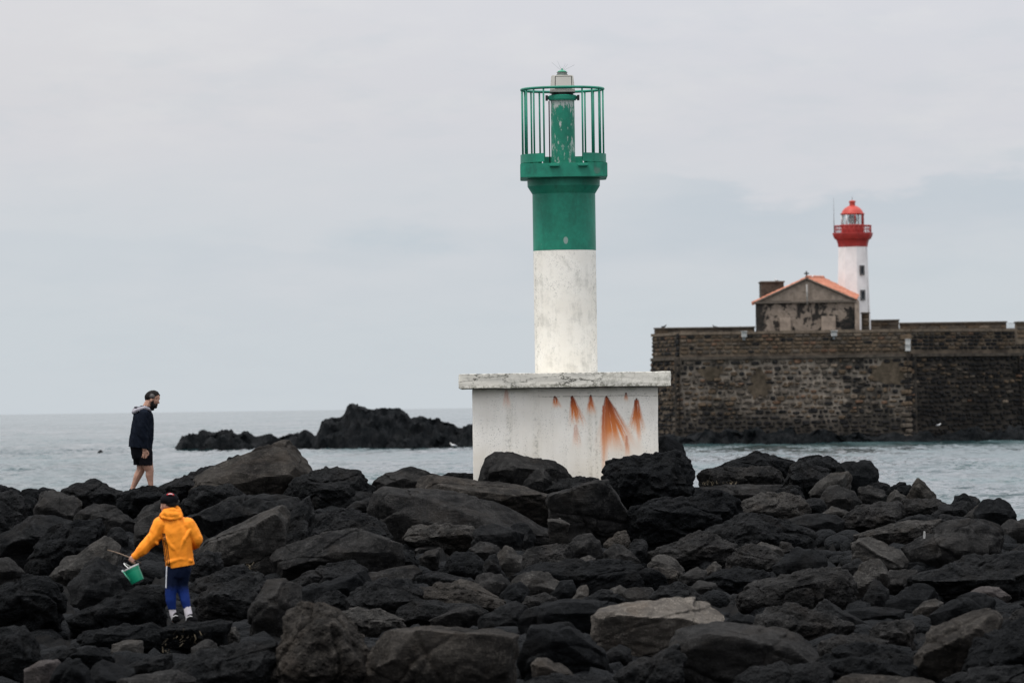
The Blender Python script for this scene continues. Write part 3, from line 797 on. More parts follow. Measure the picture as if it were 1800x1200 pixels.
# ------------------------------------------------------------------ green and white harbour beacon
BD_D = 88.0
bs = FPX / BD_D
BO = P(998.6, 870, BD_D)
beacon = empty('harbour_beacon', BO, 'green and white harbour beacon on a rust-streaked square white pedestal', 'beacon')
def bz(py): return (870 - py) / bs
def bx(px, py): return (px - (998.6 - ROLL * (870 - py))) / bs
def mat_white(kind):
    m, nt, b, oc = newmat('white ' + kind); setb(b, 0.75, 0.25)
    x, y, z = xyz(nt, oc)
    big = noise(nt, oc, 1.3, 5, 0.6); fine = noise(nt, oc, 14, 6, 0.75); spk = noise(nt, oc, 42, 4, 0.7)
    str_ = noise(nt, oc, 1.0, 5, 0.65, sc=(9, 9, 1.1))
    col = mixc(nt, big.ss(0.3, 0.7), (0.79, 0.755, 0.675), (0.885, 0.86, 0.79))
    if kind == 'column':
        d = (big * 0.55 + fine * 0.45).ss(0.50, 0.60) * spk.ss(0.50, 0.62)
        d = d * (noise(nt, oc, 2.2, 3, 0.5)).ss(0.40, 0.60)
        col = mixc(nt, d * 0.60, col, (0.11, 0.112, 0.10))
        so = (noise(nt, oc, 3.2, 6, 0.7) * 0.7 + str_ * 0.3).ss(0.50, 0.66)
        col = mixc(nt, so * 0.45, col, (0.40, 0.39, 0.345))
        col = mixc(nt, (fine * 0.6 + str_ * 0.4).ss(0.50, 0.68) * 0.28, col, (0.42, 0.41, 0.36))
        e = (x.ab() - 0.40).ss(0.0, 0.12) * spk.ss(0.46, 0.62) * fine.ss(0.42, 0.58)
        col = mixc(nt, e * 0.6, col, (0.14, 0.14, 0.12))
    elif kind == 'slab':
        d = (fine * 0.5 + big * 0.5).ss(0.47, 0.60)
        col = mixc(nt, 0.40, col, (0.50, 0.49, 0.42))
        col = mixc(nt, d * 0.5, col, (0.24, 0.235, 0.18))
        cr = (noise(nt, oc, 1.0, 5, 0.6, sc=(1.6, 1.6, 5)) - 0.5).ab().ss(0.022, 0.004) * (noise(nt, oc, 0.8, 2)).ss(0.45, 0.55)
        col = mixc(nt, cr * 0.9, col, (0.035, 0.036, 0.024))
        up_ = (z - (bz(655) - 0.05)).ss(0.0, 0.05) * fine.ss(0.45, 0.6)
        col = mixc(nt, up_ * 0.8, col, (0.09, 0.09, 0.075))
        lo_ = ((bz(680) + 0.07) - z).ss(0.0, 0.06) * fine.ss(0.42, 0.58)
        col = mixc(nt, lo_ * 0.7, col, (0.13, 0.13, 0.09))
        sp2 = (spk * 0.6 + fine * 0.4).ss(0.57, 0.63)
        col = mixc(nt, sp2 * 0.55, col, (0.04, 0.04, 0.035))
    else:
        dirt = (str_ * 0.7 + fine * 0.3).ss(0.46, 0.66)
        col = mixc(nt, dirt * 0.15, col, (0.56, 0.53, 0.46))
        sp = spk.ss(0.56, 0.64) * (str_ * 0.6 + big * 0.4).ss(0.44, 0.56)
        for (px_, w_) in ((942, 9), (1035, 5), (1046, 4), (895, 12)):
            c_ = (x - bx(px_, 780)).ab()
            sp = sp.mx(c_.ss(w_ / bs, 0.0) * fine.ss(0.50, 0.60) * z.ss(bz(690), bz(760)) * 0.8)
            col = mixc(nt, c_.ss(w_ / bs * 1.5, 0.0) * str_.ss(0.35, 0.6) * z.ss(bz(690), bz(740)) * 0.18, col, (0.42, 0.38, 0.26))
        col = mixc(nt, sp * 0.5, col, (0.16, 0.16, 0.13))
        # patchy darker olive band under the overhanging slab
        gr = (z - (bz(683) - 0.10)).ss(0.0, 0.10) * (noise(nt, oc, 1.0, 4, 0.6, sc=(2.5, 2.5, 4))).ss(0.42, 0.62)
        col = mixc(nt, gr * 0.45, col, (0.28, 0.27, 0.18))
        # rust running down from the old bolts: (top x,y) (bottom left x) (bottom right x) (bottom y) strength
        fronty = y.ss(-1.45, -1.55)
        for (tx, ty, bl, br, by, k, dk) in ((974, 697, 970, 987, 718, 0.85, 0.5), (1004, 697, 1001, 1030, 752, 1.1, 0.6), (1036, 697, 1028, 1046, 732, 0.85, 0.2), (1063, 698, 1052, 1122, 800, 1.1, 0.6), (1063, 698, 1055, 1066, 850, 0.55, 0.0), (1116, 704, 1100, 1130, 765, 1.0, 0.25), (1113, 704, 1117, 1126, 785, 0.9, 0.5), (1097, 694, 1094, 1101, 708, 0.6, 0.2), (1058, 712, 1054, 1061, 842, 0.6, 0.0), (1098, 765, 1094, 1106, 815, 0.45, 0.0), (1010, 745, 1004, 1022, 790, 0.35, 0.0), (890, 683, 884, 900, 720, 0.35, 0.0)):
            T0, T1 = bz(ty), bz(by)
            t = (T0 - z) / (T0 - T1)
            xl = t * (bx(bl, by) - bx(tx, ty) + 0.02) + (bx(tx, ty) - 0.02)
            xr = t * (bx(br, by) - bx(tx, ty) - 0.02) + (bx(tx, ty) + 0.02)
            s_ = (x - xl + (fine - 0.5) * 0.05 + (big - 0.5) * 0.04 * t) / (xr - xl)
            wn = nt.nodes.new('ShaderNodeTexNoise'); wn.inputs['Scale'].default_value = 1.0; wn.inputs['Detail'].default_value = 4
            nt.links.new(comb(nt, s_ * 9.0, t * 1.8, tx * 0.37), wn.inputs['Vector']); wv = E(nt, wn.outputs[0])
            soft = 0.26
            halo = s_.ss(-0.35, 0.35) * (1.0 - s_).ss(-0.35, 0.35) * t.ss(0.0, 0.12) * (1.0 - t * 0.8).ss(0.0, 0.7)
            col = mixc(nt, (halo * wv.ss(0.15, 0.7) * k * 0.55 * fronty).clamp(), col, (0.74, 0.47, 0.27))
            msk = s_.ss(-soft, 0.22) * (1.0 - s_).ss(-soft, 0.25) * t.ss(-0.01, 0.03) * (1.0 - t).ss(0.0, 0.7)
            a = (msk * wv.ss(0.20, 0.60) * k * 1.4 * fronty).clamp()
            rc = mixc(nt, t.ss(0.0, 0.9), (0.42, 0.074, 0.016), (0.78, 0.28, 0.085))
            col = mixc(nt, a, col, rc)
            if dk:
                q = (t.ss(0.40, 0.0) * msk.ss(0.0, 0.5) * wv.ss(0.35, 0.55) * dk * fronty * 1.2).clamp()
                col = mixc(nt, q, col, (0.055, 0.014, 0.008))
        crk = (z - bz(697) + (noise(nt, oc, 3.0, 4) - 0.5) * 0.06).ab().ss(0.012, 0.003) * x.ss(bx(930, 700), bx(960, 700)) * fronty * fine.ss(0.38, 0.5)
        col = mixc(nt, crk * 0.6, col, (0.18, 0.15, 0.11))
        warm_ = z.ss(bz(760), bz(850)) * (noise(nt, oc, 0.9, 4, .6)).ss(0.4, 0.65) * fronty
        col = mixc(nt, warm_ * 0.35, col, (0.62, 0.53, 0.38))
    nt.links.new(col, b.inputs['Base Color'])
    nt.links.new(bump(nt, fine * 0.6 + spk * 0.3 + big, 0.35, 0.012), b.inputs['Normal'])
    return m
def mat_green(kind):
    m, nt, b, oc = newmat('green paint ' + kind); setb(b, 0.48, 0.35)
    x, y, z = xyz(nt, oc)
    big = noise(nt, oc, 1.8, 5, 0.6); fine = noise(nt, oc, 11, 6, 0.7)
    col = mixc(nt, (big * 0.6 + fine * 0.4).ss(0.35, 0.65), (0.0085, 0.150, 0.098), (0.0130, 0.230, 0.148))
    if kind == 'band':
        # bare round patch and small chips
        ex = ((x - bx(994, 424)) / 0.040); ez = ((z - bz(424)) / 0.062)
        rr = ex * ex + ez * ez + (fine - 0.5) * 1.2
        col = mixc(nt, rr.ss(1.2, 0.7) * y.ss(0.0, -0.2) * 0.75, col, (0.30, 0.36, 0.33))
        ch = noise(nt, oc, 26, 4, 0.7).ss(0.70, 0.74)
        col = mixc(nt, ch * 0.7, col, (0.35, 0.40, 0.36))
        dk = noise(nt, oc, 1.0, 4, 0.6, sc=(5, 5, 1.3)).ss(0.52, 0.70)
        col = mixc(nt, dk * 0.5, col, (0.008, 0.075, 0.050))
    if kind == 'peeling':
        pl = noise(nt, oc, 1.0, 6, 0.7, sc=(11, 11, 3.6)); wv = noise(nt, oc, 1.0, 5, 0.75, sc=(26, 26, 9), off=(3, 1, 0))
        top = z.ss(bz(200), bz(176)) * 0.10
        k = (pl * 0.62 + wv * 0.38 + top)
        col = mixc(nt, k.ss(0.538, 0.580), col, (0.42, 0.46, 0.43))
        col = mixc(nt, (k - 0.545).ab().ss(0.02, 0.004) * 0.6, col, (0.16, 0.25, 0.20))
    if kind == 'platform':
        st = noise(nt, oc, 1.0, 4, 0.6, sc=(3, 3, 1.5)).ss(0.56, 0.68)
        col = mixc(nt, st * 0.5, col, (0.012, 0.055, 0.040))
        g_ = ((x - bx(1048, 300)) / 0.07); g2 = (z - bz(303)) / 0.07
        col = mixc(nt, (g_ * g_ + g2 * g2 + (fine - .5) * 4.0).ss(1.1, 0.2) * 0.5, col, (0.12, 0.16, 0.14))
    nt.links.new(col, b.inputs['Base Color'])
    nt.links.new(bump(nt, fine + big, 0.25, 0.01), b.inputs['Normal'])
    return m
WP, WS, WC = mat_white('pedestal'), mat_white('slab'), mat_white('column')
GB, GP, GL, GN = mat_green('band'), mat_green('peeling'), mat_green('platform'), mat_green('rail')
PO = -0.045
def subdiv_box(name, hw, z0, z1, mat, nseg, amp, seed, bev):
    bm = bmesh.new(); bm_box(bm, (PO - hw, -hw, z0), (PO + hw, hw, z1), bev)
    bmesh.ops.subdivide_edges(bm, edges=[e for e in bm.edges if e.calc_length() > 0.2], cuts=nseg, use_grid_fill=True)
    V = np.array([v.co[:] for v in bm.verts]); n = fbm(V * 3 + seed, 3); n2 = fbm(V * 9 + seed + 5, 2)
    for v, a, c in zip(bm.verts, n, n2):
        k = Vector((1 if v.co.x > PO else -1, 1 if v.co.y > 0 else -1, 0.5))
        v.co += k * (a * amp + c * amp * 0.5)
    return from_bm(name, bm, mat, beacon, smooth=True)
o = subdiv_box('pedestal', 1.566, -0.6, bz(682), WP, 24, 0.006, 3, 0.02)
o.data.set_sharp_from_angle(angle=R(40))
o = subdiv_box('slab', 1.787, bz(681), bz(656), WS, 26, 0.013, 8, 0.012)
o.data.set_sharp_from_angle(angle=R(40))
RST = plain('rusty iron', (0.10, 0.032, 0.014), 0.9, var=0.4)
for px_, py_ in ((974, 697), (1004, 697), (1036, 696), (1063, 698), (1097, 693), (1115, 703)):
    bm = bmesh.new(); bmesh.ops.create_cone(bm, cap_ends=True, segments=10, radius1=0.016, radius2=0.011, depth=0.03, matrix=Matrix.Translation((bx(px_, py_), -1.575, bz(py_))) @ Matrix.Rotation(R(90), 4, 'X'))
    from_bm('bolt_stub', bm, RST, beacon)
lathe('column', [(0.538, bz(656.5)), (0.538, bz(440.5))], WC, beacon, 64)
lathe('green_band', [(0.5405, bz(440.4)), (0.5405, bz(341)), (0.622, bz(327.5)), (0.626, bz(314.5))], GB, beacon, 64).data.set_sharp_from_angle(angle=R(20))
# chamfered square gallery platform
hw, ch = 0.744, 0.072
bm = bmesh.new()
outl = [(-hw, -hw + ch), (-hw + ch, -hw), (hw - ch, -hw), (hw, -hw + ch), (hw, hw - ch), (hw - ch, hw), (-hw + ch, hw), (-hw, hw - ch)]
lo = [bm.verts.new((x, y, bz(314))) for x, y in outl]; hi = [bm.verts.new((x, y, bz(289.5))) for x, y in outl]
bm.faces.new(hi); bm.faces.new(list(reversed(lo)))
for i in range(8): bm.faces.new((lo[i], lo[(i + 1) % 8], hi[(i + 1) % 8], hi[i]))
fixn(bm); bmesh.ops.bevel(bm, geom=list(bm.edges), offset=0.008, segments=2, affect='EDGES')
from_bm('platform', bm, GL, beacon)
for px in (974, 1023.5):
    c = bx(px, 293); box('bracket', (c - 0.085, -hw - 0.075, bz(295.5)), (c + 0.085, -hw - 0.004, bz(292)), GN, beacon, 0.006)
# cage: top ring, bars, kick plates on little feet
CRR = 0.703; zb, zt = bz(272), bz(157)
railing = from_bm('railing', (lambda b: (bm_tube(b, [(CRR * math.sin(a), -CRR * math.cos(a), zt) for a in np.linspace(0, 2 * math.pi, 64, endpoint=False)], 0.024, 10, True), fixn(b), b)[2])(bmesh.new()), GN, beacon, smooth=True)
angs = [28, 45, 62, 80, 98, 113, 130, 146]
for a in [s * q for q in angs for s in (1, -1)] + [180]:
    t = R(a); p = Vector((CRR * math.sin(t), -CRR * math.cos(t), 0))
    tube('bar', [p + Vector((0, 0, bz(284))), p + Vector((0, 0, zt))], 0.0155, GN, railing, 8)
for (a0, a1) in ((27, 95), (97, 150), (-95, -27), (-150, -97), (152, 208)):
    bm = bmesh.new(); n = 14; A = []
    for k in range(n + 1):
        t = R(a0 + (a1 - a0) * k / n); s_, c_ = math.sin(t), -math.cos(t)
        A.append([bm.verts.new(((CRR + dr) * s_, (CRR + dr) * c_, z)) for dr, z in ((0.020, bz(287 - 0.5)), (0.020, bz(271.5)), (0.034, bz(271.5)), (0.034, bz(286.5)))])
    for a, b_ in zip(A, A[1:]):
        for i in range(4): bm.faces.new((a[i], a[(i + 1) % 4], b_[(i + 1) % 4], b_[i]))
    bm.faces.new(A[0]); bm.faces.new(A[-1]); fixn(bm)
    kp = from_bm('kick_plate', bm, GN, railing)
    for k in range(1, 6):
        t = R(a0 + (a1 - a0) * k / 6); x, y = (CRR - 0.0) * math.sin(t), -(CRR - 0.0) * math.cos(t)
        bmf = bmesh.new(); bm_box(bmf, (x - .018, y - .018, bz(289.4)), (x + .018, y + .018, bz(287)))
        from_bm('foot', bmf, GN, kp)
# lantern pillar with peeling paint, flange, housing and lamp
BLK = plain('black rubber', (0.02, 0.022, 0.022), 0.6)
HOU = plain('cream lantern housing', (0.52, 0.50, 0.45), 0.55, var=0.06, scale=3)
lathe('pillar', [(0.222, bz(289.3)), (0.222, bz(286)), (0.205, bz(285.5)), (0.205, bz(176.5))], GP, beacon, 40)
fl = lathe('flange', [(0.235, bz(176.3)), (0.235, bz(175)), (0.24, bz(174.5)), (0.24, bz(168)), (0.225, bz(167))], GN, beacon, 40)
for s in (-1, 1):
    for yy in (0.10, -0.10): box('bolt', (s * 0.272 - .02 if s > 0 else s * 0.272 - .02, yy - .03, bz(176)), (s * 0.272 + .02, yy + .03, bz(167.5)), BLK, fl, 0.004)
    box('clamp', (min(s * .2405, s * .262), -0.05, bz(174.5)), (max(s * .2405, s * .262), 0.05, bz(168.5)), GN, fl, 0.004)
lathe('gasket', [(0.19, bz(166.9)), (0.19, bz(163.2))], BLK, beacon, 32)
tube('conduit', [(-0.232, 0.02, bz(289)), (-0.232, 0.02, bz(177))], 0.011, BLK, beacon, 6)
ho = bmesh.new()
def frust(bm, h0, h1, z0, z1, bev):
    v = [bm.verts.new((sx * h, sy * h, z)) for h, z in ((h0, z0), (h1, z1)) for sx, sy in ((-1, -1), (1, -1), (1, 1), (-1, 1))]
    fs = [bm.faces.new((v[3], v[2], v[1], v[0])), bm.faces.new(v[4:8])]
    for i in range(4): fs.append(bm.faces.new((v[i], v[(i + 1) % 4], v[4 + (i + 1) % 4], v[4 + i])))
    if bev: bmesh.ops.bevel(bm, geom=list(bm.edges), offset=bev, segments=2, affect='EDGES')
frust(ho, 0.212, 0.187, bz(159.5), bz(133), 0.012); fixn(ho)
hs_ = from_bm('lantern_housing', ho, HOU, beacon)
b2 = bmesh.new(); bm_box(b2, (-0.218, -0.218, bz(163)), (0.218, 0.218, bz(159.7)), 0.008); from_bm('base_rim', b2, plain('grey rim', (0.22, 0.22, 0.20), 0.6), hs_)
# hinged door panel on the front, with a dark joint all round
zd0, zd1 = bz(157), bz(134.5)
def fy(z): return -(0.212 + (0.187 - 0.212) * (z - bz(159.5)) / (bz(133) - bz(159.5)))
for nm, x0, x1, off, mt in (('door_joint', -0.130, 0.168, 0.003, BLK), ('door_panel', -0.118, 0.156, 0.010, HOU)):
    ins = 0.0 if nm == 'door_joint' else 0.012
    bm = bmesh.new(); z0, z1 = zd0 + ins, zd1 - ins
    fr = [(x0, fy(z0) - off, z0), (x1, fy(z0) - off, z0), (x1 - .006, fy(z1) - off, z1), (x0 + .006, fy(z1) - off, z1)]
    f_ = [bm.verts.new(v) for v in fr]; bk = [bm.verts.new((v[0], v[1] + 0.05, v[2])) for v in fr]
    bm.faces.new(f_); bm.faces.new(list(reversed(bk)))
    for i in range(4): bm.faces.new((f_[i], f_[(i + 1) % 4], bk[(i + 1) % 4], bk[i]))
    fixn(bm); from_bm(nm, bm, mt, hs_)
LENS = plain('green lamp lens', (0.02, 0.30, 0.16), 0.25, 0.5, var=0.1)
lamp = lathe('lamp', [(0.098, bz(132.9)), (0.098, bz(130.5)), (0.085, bz(130)), (0.085, bz(128)), (0.095, bz(127.6)), (0.095, bz(126.6))], plain('lamp metal', (0.16, 0.18, 0.165), 0.5), beacon, 24)
lathe('lamp_lens', [(0.075, bz(126.5)), (0.078, bz(125)), (0.05, bz(123.6)), (0.015, bz(122.8)), (0.012, bz(120))], LENS, lamp, 20)
for ex, ey, ez in ((-18, 0, 109), (-8, -3, 107), (0, 2, 116), (10, 2, 113), (22, -1, 114), (6, 8, 111)):
    tube('bird_spike', [(0.0, 0, bz(125)), (ex / bs, ey / bs, bz(ez))], 0.0018, MTL, lamp, 4)
# ------------------------------------------------------------------ boulders of the breakwater
TONES = {'k': ((0.0030, 0.0036, 0.0042), (0.0105, 0.0113, 0.0121)), 'd': ((0.0042, 0.0049, 0.0056), (0.0170, 0.0175, 0.0180)),
         'm': ((0.0075, 0.0078, 0.0081), (0.0290, 0.0283, 0.0274)), 'b': ((0.0135, 0.0127, 0.0118), (0.0440, 0.0400, 0.0355)),
         'l': ((0.017, 0.0167, 0.016), (0.050, 0.0478, 0.0445)), 'L': ((0.058, 0.053, 0.047), (0.128, 0.115, 0.100)),
         'p': ((0.034, 0.031, 0.030), (0.066, 0.059, 0.057)),
         't': ((0.1200, 0.0780, 0.0450), (0.2040, 0.1410, 0.0900))}
def mat_rock(tone, pit):
    c1, c2 = TONES[tone]
    m, nt, b, oc = newmat('basalt ' + tone + (' pitted' if pit else '')); setb(b, 0.9, 0.06)
    oi = nt.nodes.new('ShaderNodeObjectInfo'); rnd = E(nt, oi.outputs['Random'])
    vm = nt.nodes.new('ShaderNodeVectorMath'); vm.operation = 'ADD'
    nt.links.new(oc, vm.inputs[0]); nt.links.new(comb(nt, rnd * 31.0, rnd * 57.0, rnd * 13.0), vm.inputs[1])
    v = vm.outputs[0]
    big = noise(nt, v, 1.3, 5, 0.62); mid = noise(nt, v, 5.5, 6, 0.68); fine = noise(nt, v, 26, 5, 0.7)
    grain = noise(nt, v, 52, 4, 0.75)
    f = (big * 0.40 + mid * 0.30 + fine * 0.18 + grain * 0.12).ss(0.40, 0.60)
    col = mixc(nt, f, c1, c2)
    # brown weathering film and pale dusty scuffs of the stone itself
    col = mixc(nt, noise(nt, v, 2.1, 4, 0.6).ss(0.50, 0.72) * 0.40, col, tuple(a * b_ for a, b_ in zip(c2, (1.10, 0.96, 0.84))))
    col = mixc(nt, (fine * 0.35 + grain * 0.3 + mid * 0.35).ss(0.53, 0.63) * 0.65, col, tuple(min(1, c * 2.1) for c in c2))
    wv = noise(nt, v, 3.0, 5, 0.65, sc=(0.6, 0.6, 3.2))
    # paler along exposed edges and knobs
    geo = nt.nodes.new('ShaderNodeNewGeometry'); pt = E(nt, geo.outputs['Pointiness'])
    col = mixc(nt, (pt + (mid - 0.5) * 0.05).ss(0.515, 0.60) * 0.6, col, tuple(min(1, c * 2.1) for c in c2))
    if pit:
        vo = voro(nt, v, 11).ss(0.0, 0.45) * 0.6 + voro(nt, v, 24).ss(0.0, 0.5) * 0.4
        h = vo * 0.55 + mid * 0.9 + fine * 0.35
        nt.links.new(bump(nt, h, 1.0, 0.12), b.inputs['Normal'])
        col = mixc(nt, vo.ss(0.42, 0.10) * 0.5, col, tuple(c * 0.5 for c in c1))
    else:
        h = mid * 0.9 + wv * 0.7 + fine * 0.32 + grain * 0.10
        nt.links.new(bump(nt, h, 1.0, 0.075), b.inputs['Normal'])
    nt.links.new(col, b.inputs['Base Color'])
    return m
RM = {}
def rockmat(t, pit):
    if (t, pit) not in RM: RM[t, pit] = mat_rock(t, pit)
    return RM[t, pit]

_cs = {}
def cubesphere(n):
    if n in _cs: return _cs[n]
    t = np.tan(np.linspace(-math.pi / 4, math.pi / 4, n + 1)); idx = {}; V = []; Fq = []
    for ax in range(3):
        for sg in (-1, 1):
            g = np.zeros((n + 1, n + 1), int)
            for i in range(n + 1):
                for j in range(n + 1):
                    p = [0, 0, 0]; p[ax] = sg; p[(ax + 1) % 3] = t[i] * sg; p[(ax + 2) % 3] = t[j]
                    k = (round(p[0], 5), round(p[1], 5), round(p[2], 5))
                    if k not in idx: idx[k] = len(V); V.append(p)
                    g[i, j] = idx[k]
            for i in range(n):
                for j in range(n):
                    Fq.append((g[i, j], g[i + 1, j], g[i + 1, j + 1], g[i, j + 1]))
    V = np.array(V, float); V /= np.linalg.norm(V, axis=1)[:, None]
    _cs[n] = (V, np.array(Fq)); return _cs[n]

def planes_of(pts):
    bm = bmesh.new()
    for p in pts: bm.verts.new(p)
    bmesh.ops.convex_hull(bm, input=bm.verts)
    loose = [v for v in bm.verts if not v.link_faces]
    for v in loose: bm.verts.remove(v)
    c = np.mean([v.co[:] for v in bm.verts], axis=0)
    N, D = [], []
    bm.normal_update()
    for f in sorted(bm.faces, key=lambda f: -f.calc_area()):
        n = np.array(f.normal); p = np.array(f.verts[0].co)
        d = float(n @ (p - c))
        if d < 0: n, d = -n, -d
        if d < 1e-3: continue
        if any(n @ q > 0.985 and abs(d - e) < 0.06 * max(d, e) for q, e in zip(N, D)): continue
        N.append(n); D.append(d)
    lo = np.min([v.co[:] for v in bm.verts], axis=0); hi = np.max([v.co[:] for v in bm.verts], axis=0)
    bm.free()
    return np.array(N), np.array(D), c, (hi - lo) / 2

def rock_from_planes(N, D, c, half, n, seed, pit, sharp):
    dirs, Fq = cubesphere(n)
    u = dirs * np.maximum(half, 0.05)
    A = np.maximum(u @ N.T / D, 0) + 1e-9
    t = (A ** sharp).sum(1) ** (-1.0 / sharp)
    V = u * t[:, None]
    s = float(np.mean(np.sort(half)[:2])) + 0.08
    if pit: k0, a0 = 0.050, 0.034
    else: k0, a0 = 0.022, 0.019
    rad = V / np.linalg.norm(V, axis=1)[:, None]
    q = V + seed * 5.71
    k = 1.35 if pit else 1.0
    # chips: broken hollows of several sizes, then grain
    disp = s * k0 * fbm(q * (1.1 / s), 3) - s * (0.09 if pit else 0.05) * np.clip(ridged(q * (1.0 / s) + 31, 2) - 0.75, 0, 1)
    disp += a0 * k * fbm(q * 3.3, 4)
    disp -= (0.05 if pit else 0.02) * np.clip(np.abs(perlin(q * 2.0 + 7)) * -9 + 1, 0, 1)
    if pit: disp += 0.032 * fbm(q * 8.0, 2) - 0.03 * np.clip(perlin(q * 6.5 + 3) * 2, 0, 1)
    else:
        st = perlin(np.stack([q[:, 0] * 0.7, q[:, 1] * 0.7, q[:, 2] * 5.5 + q[:, 0] * 1.3], 1)); disp += 0.022 * st + 0.010 * fbm(q * 9.0, 2)
    if not pit:
        # fracture planes: a groove with a small step across it
        rf = np.random.RandomState(seed * 3 + 1)
        for _ in range(4):
            nn = rf.normal(size=3) * np.array([1, 0.5, 1]); nn /= np.linalg.norm(nn)
            e = V @ nn - rf.uniform(-0.6, 0.6) * float(np.abs(nn) @ half) + 0.05 * fbm(q * 2.2, 2)
            disp += s * rf.uniform(-0.05, 0.05) * np.tanh(e / 0.03) - min(0.028, 0.06 * s) * np.exp(-(e / 0.022) ** 2)
    disp = disp * min(1.0, 0.35 + s)
    lim = s * 0.25
    V = V + rad * np.clip(disp, -lim, lim)[:, None]
    return V + c, Fq

BOULD = []      # (object, screen box, tone, pit, visible bottom, label or None, nick or None)
SEED = [0]
def add_rock(V, Fq, tone, pit, sharp_angle=38):
    lo = V.min(0); hi = V.max(0)
    o3 = np.array([(lo[0] + hi[0]) / 2, (lo[1] + hi[1]) / 2, lo[2]])
    me = np_mesh('boulder', V - o3, Fq)
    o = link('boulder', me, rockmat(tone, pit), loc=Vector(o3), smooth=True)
    me.set_sharp_from_angle(angle=R(sharp_angle))
    return o
def boulder(tone, pit, yb, outl, ridge=None, label=None, nick=None):
    SEED[0] += 1; rr = random.Random(SEED[0] * 13 + 5)
    xm = (min(p[0] for p in outl) + max(p[0] for p in outl)) / 2
    outl = [(xm + (p[0] - xm) * 1.07, p[1]) for p in outl]
    xs = [p[0] for p in outl]; ys = [p[1] for p in outl]
    x0, x1, y0, y1 = min(xs), max(xs), min(ys), max(ys)
    cx, cy = (x0 + x1) / 2, (y0 + y1) / 2
    w, h = x1 - x0, y1 - y0
    d0 = dmap(yb); s = FPX / d0
    T = 0.85 * math.sqrt(w * h * 1.2) / s
    T = min(T, 2.4)
    if x1 < 320 and yb > 1085 and tone in 'dm': tone = 'k' if tone == 'd' else 'd'
    pts = [P(x, y, d0) for x, y in outl]
    pts += [P(cx + (x - cx) * 0.84, y1 + 0.22 * h + 6, d0 + 0.15 * T) for x in (x0, x1)]
    low = y1 + 0.15 * h
    if ridge:
        pts += [P(x, y, d0 - 0.5 * T) for x, y in ridge]
        rx = [p[0] for p in ridge]
        pts += [P(x, low, d0 - 0.16 * T) for x in (min(rx) + 0.12 * w, max(rx) - 0.12 * w)]
    else:
        for x, y in outl:
            if y < cy + 0.1 * h:
                pts.append(P(cx + (x - cx) * rr.uniform(0.55, 0.8), y + (cy - y) * rr.uniform(0.35, 0.8) + 0.14 * h, d0 - T * rr.uniform(0.38, 0.60)))
        pts += [P(cx + k * w * 0.36, low, d0 - T * rr.uniform(0.05, 0.3)) for k in (-0.9, 0.2, 0.9)]
    for x, y in outl:
        pts.append(P(cx + (x - cx) * 0.72, y + 0.10 * (cy - y) + 0.06 * h, d0 + 0.5 * T))
    N, D, c, half = planes_of(pts)
    # a few broken faces across the corners
    for _ in range(9):
        nv = np.array([rr.gauss(0, 1), -abs(rr.gauss(0, 0.8)) - 0.5, rr.gauss(0.0, 0.9)]) / np.maximum(half, 0.1); nv /= np.linalg.norm(nv)
        sup = max(float(nv @ (np.array(p) - c)) for p in pts)
        N = np.vstack([N, nv]); D = np.append(D, sup * rr.uniform(0.74, 0.92))
    n = int(min(56, max(14, max(w, h) * 0.57 / 2.1)))
    V, Fq = rock_from_planes(N, D, c, half, n, SEED[0], pit, 240 if not pit else 100)
    o = add_rock(V, Fq, tone, pit, 34 if pit else 24)
    BOULD.append([o, (x0, y0, x1, y1), tone, pit, yb, label, nick])
    return o

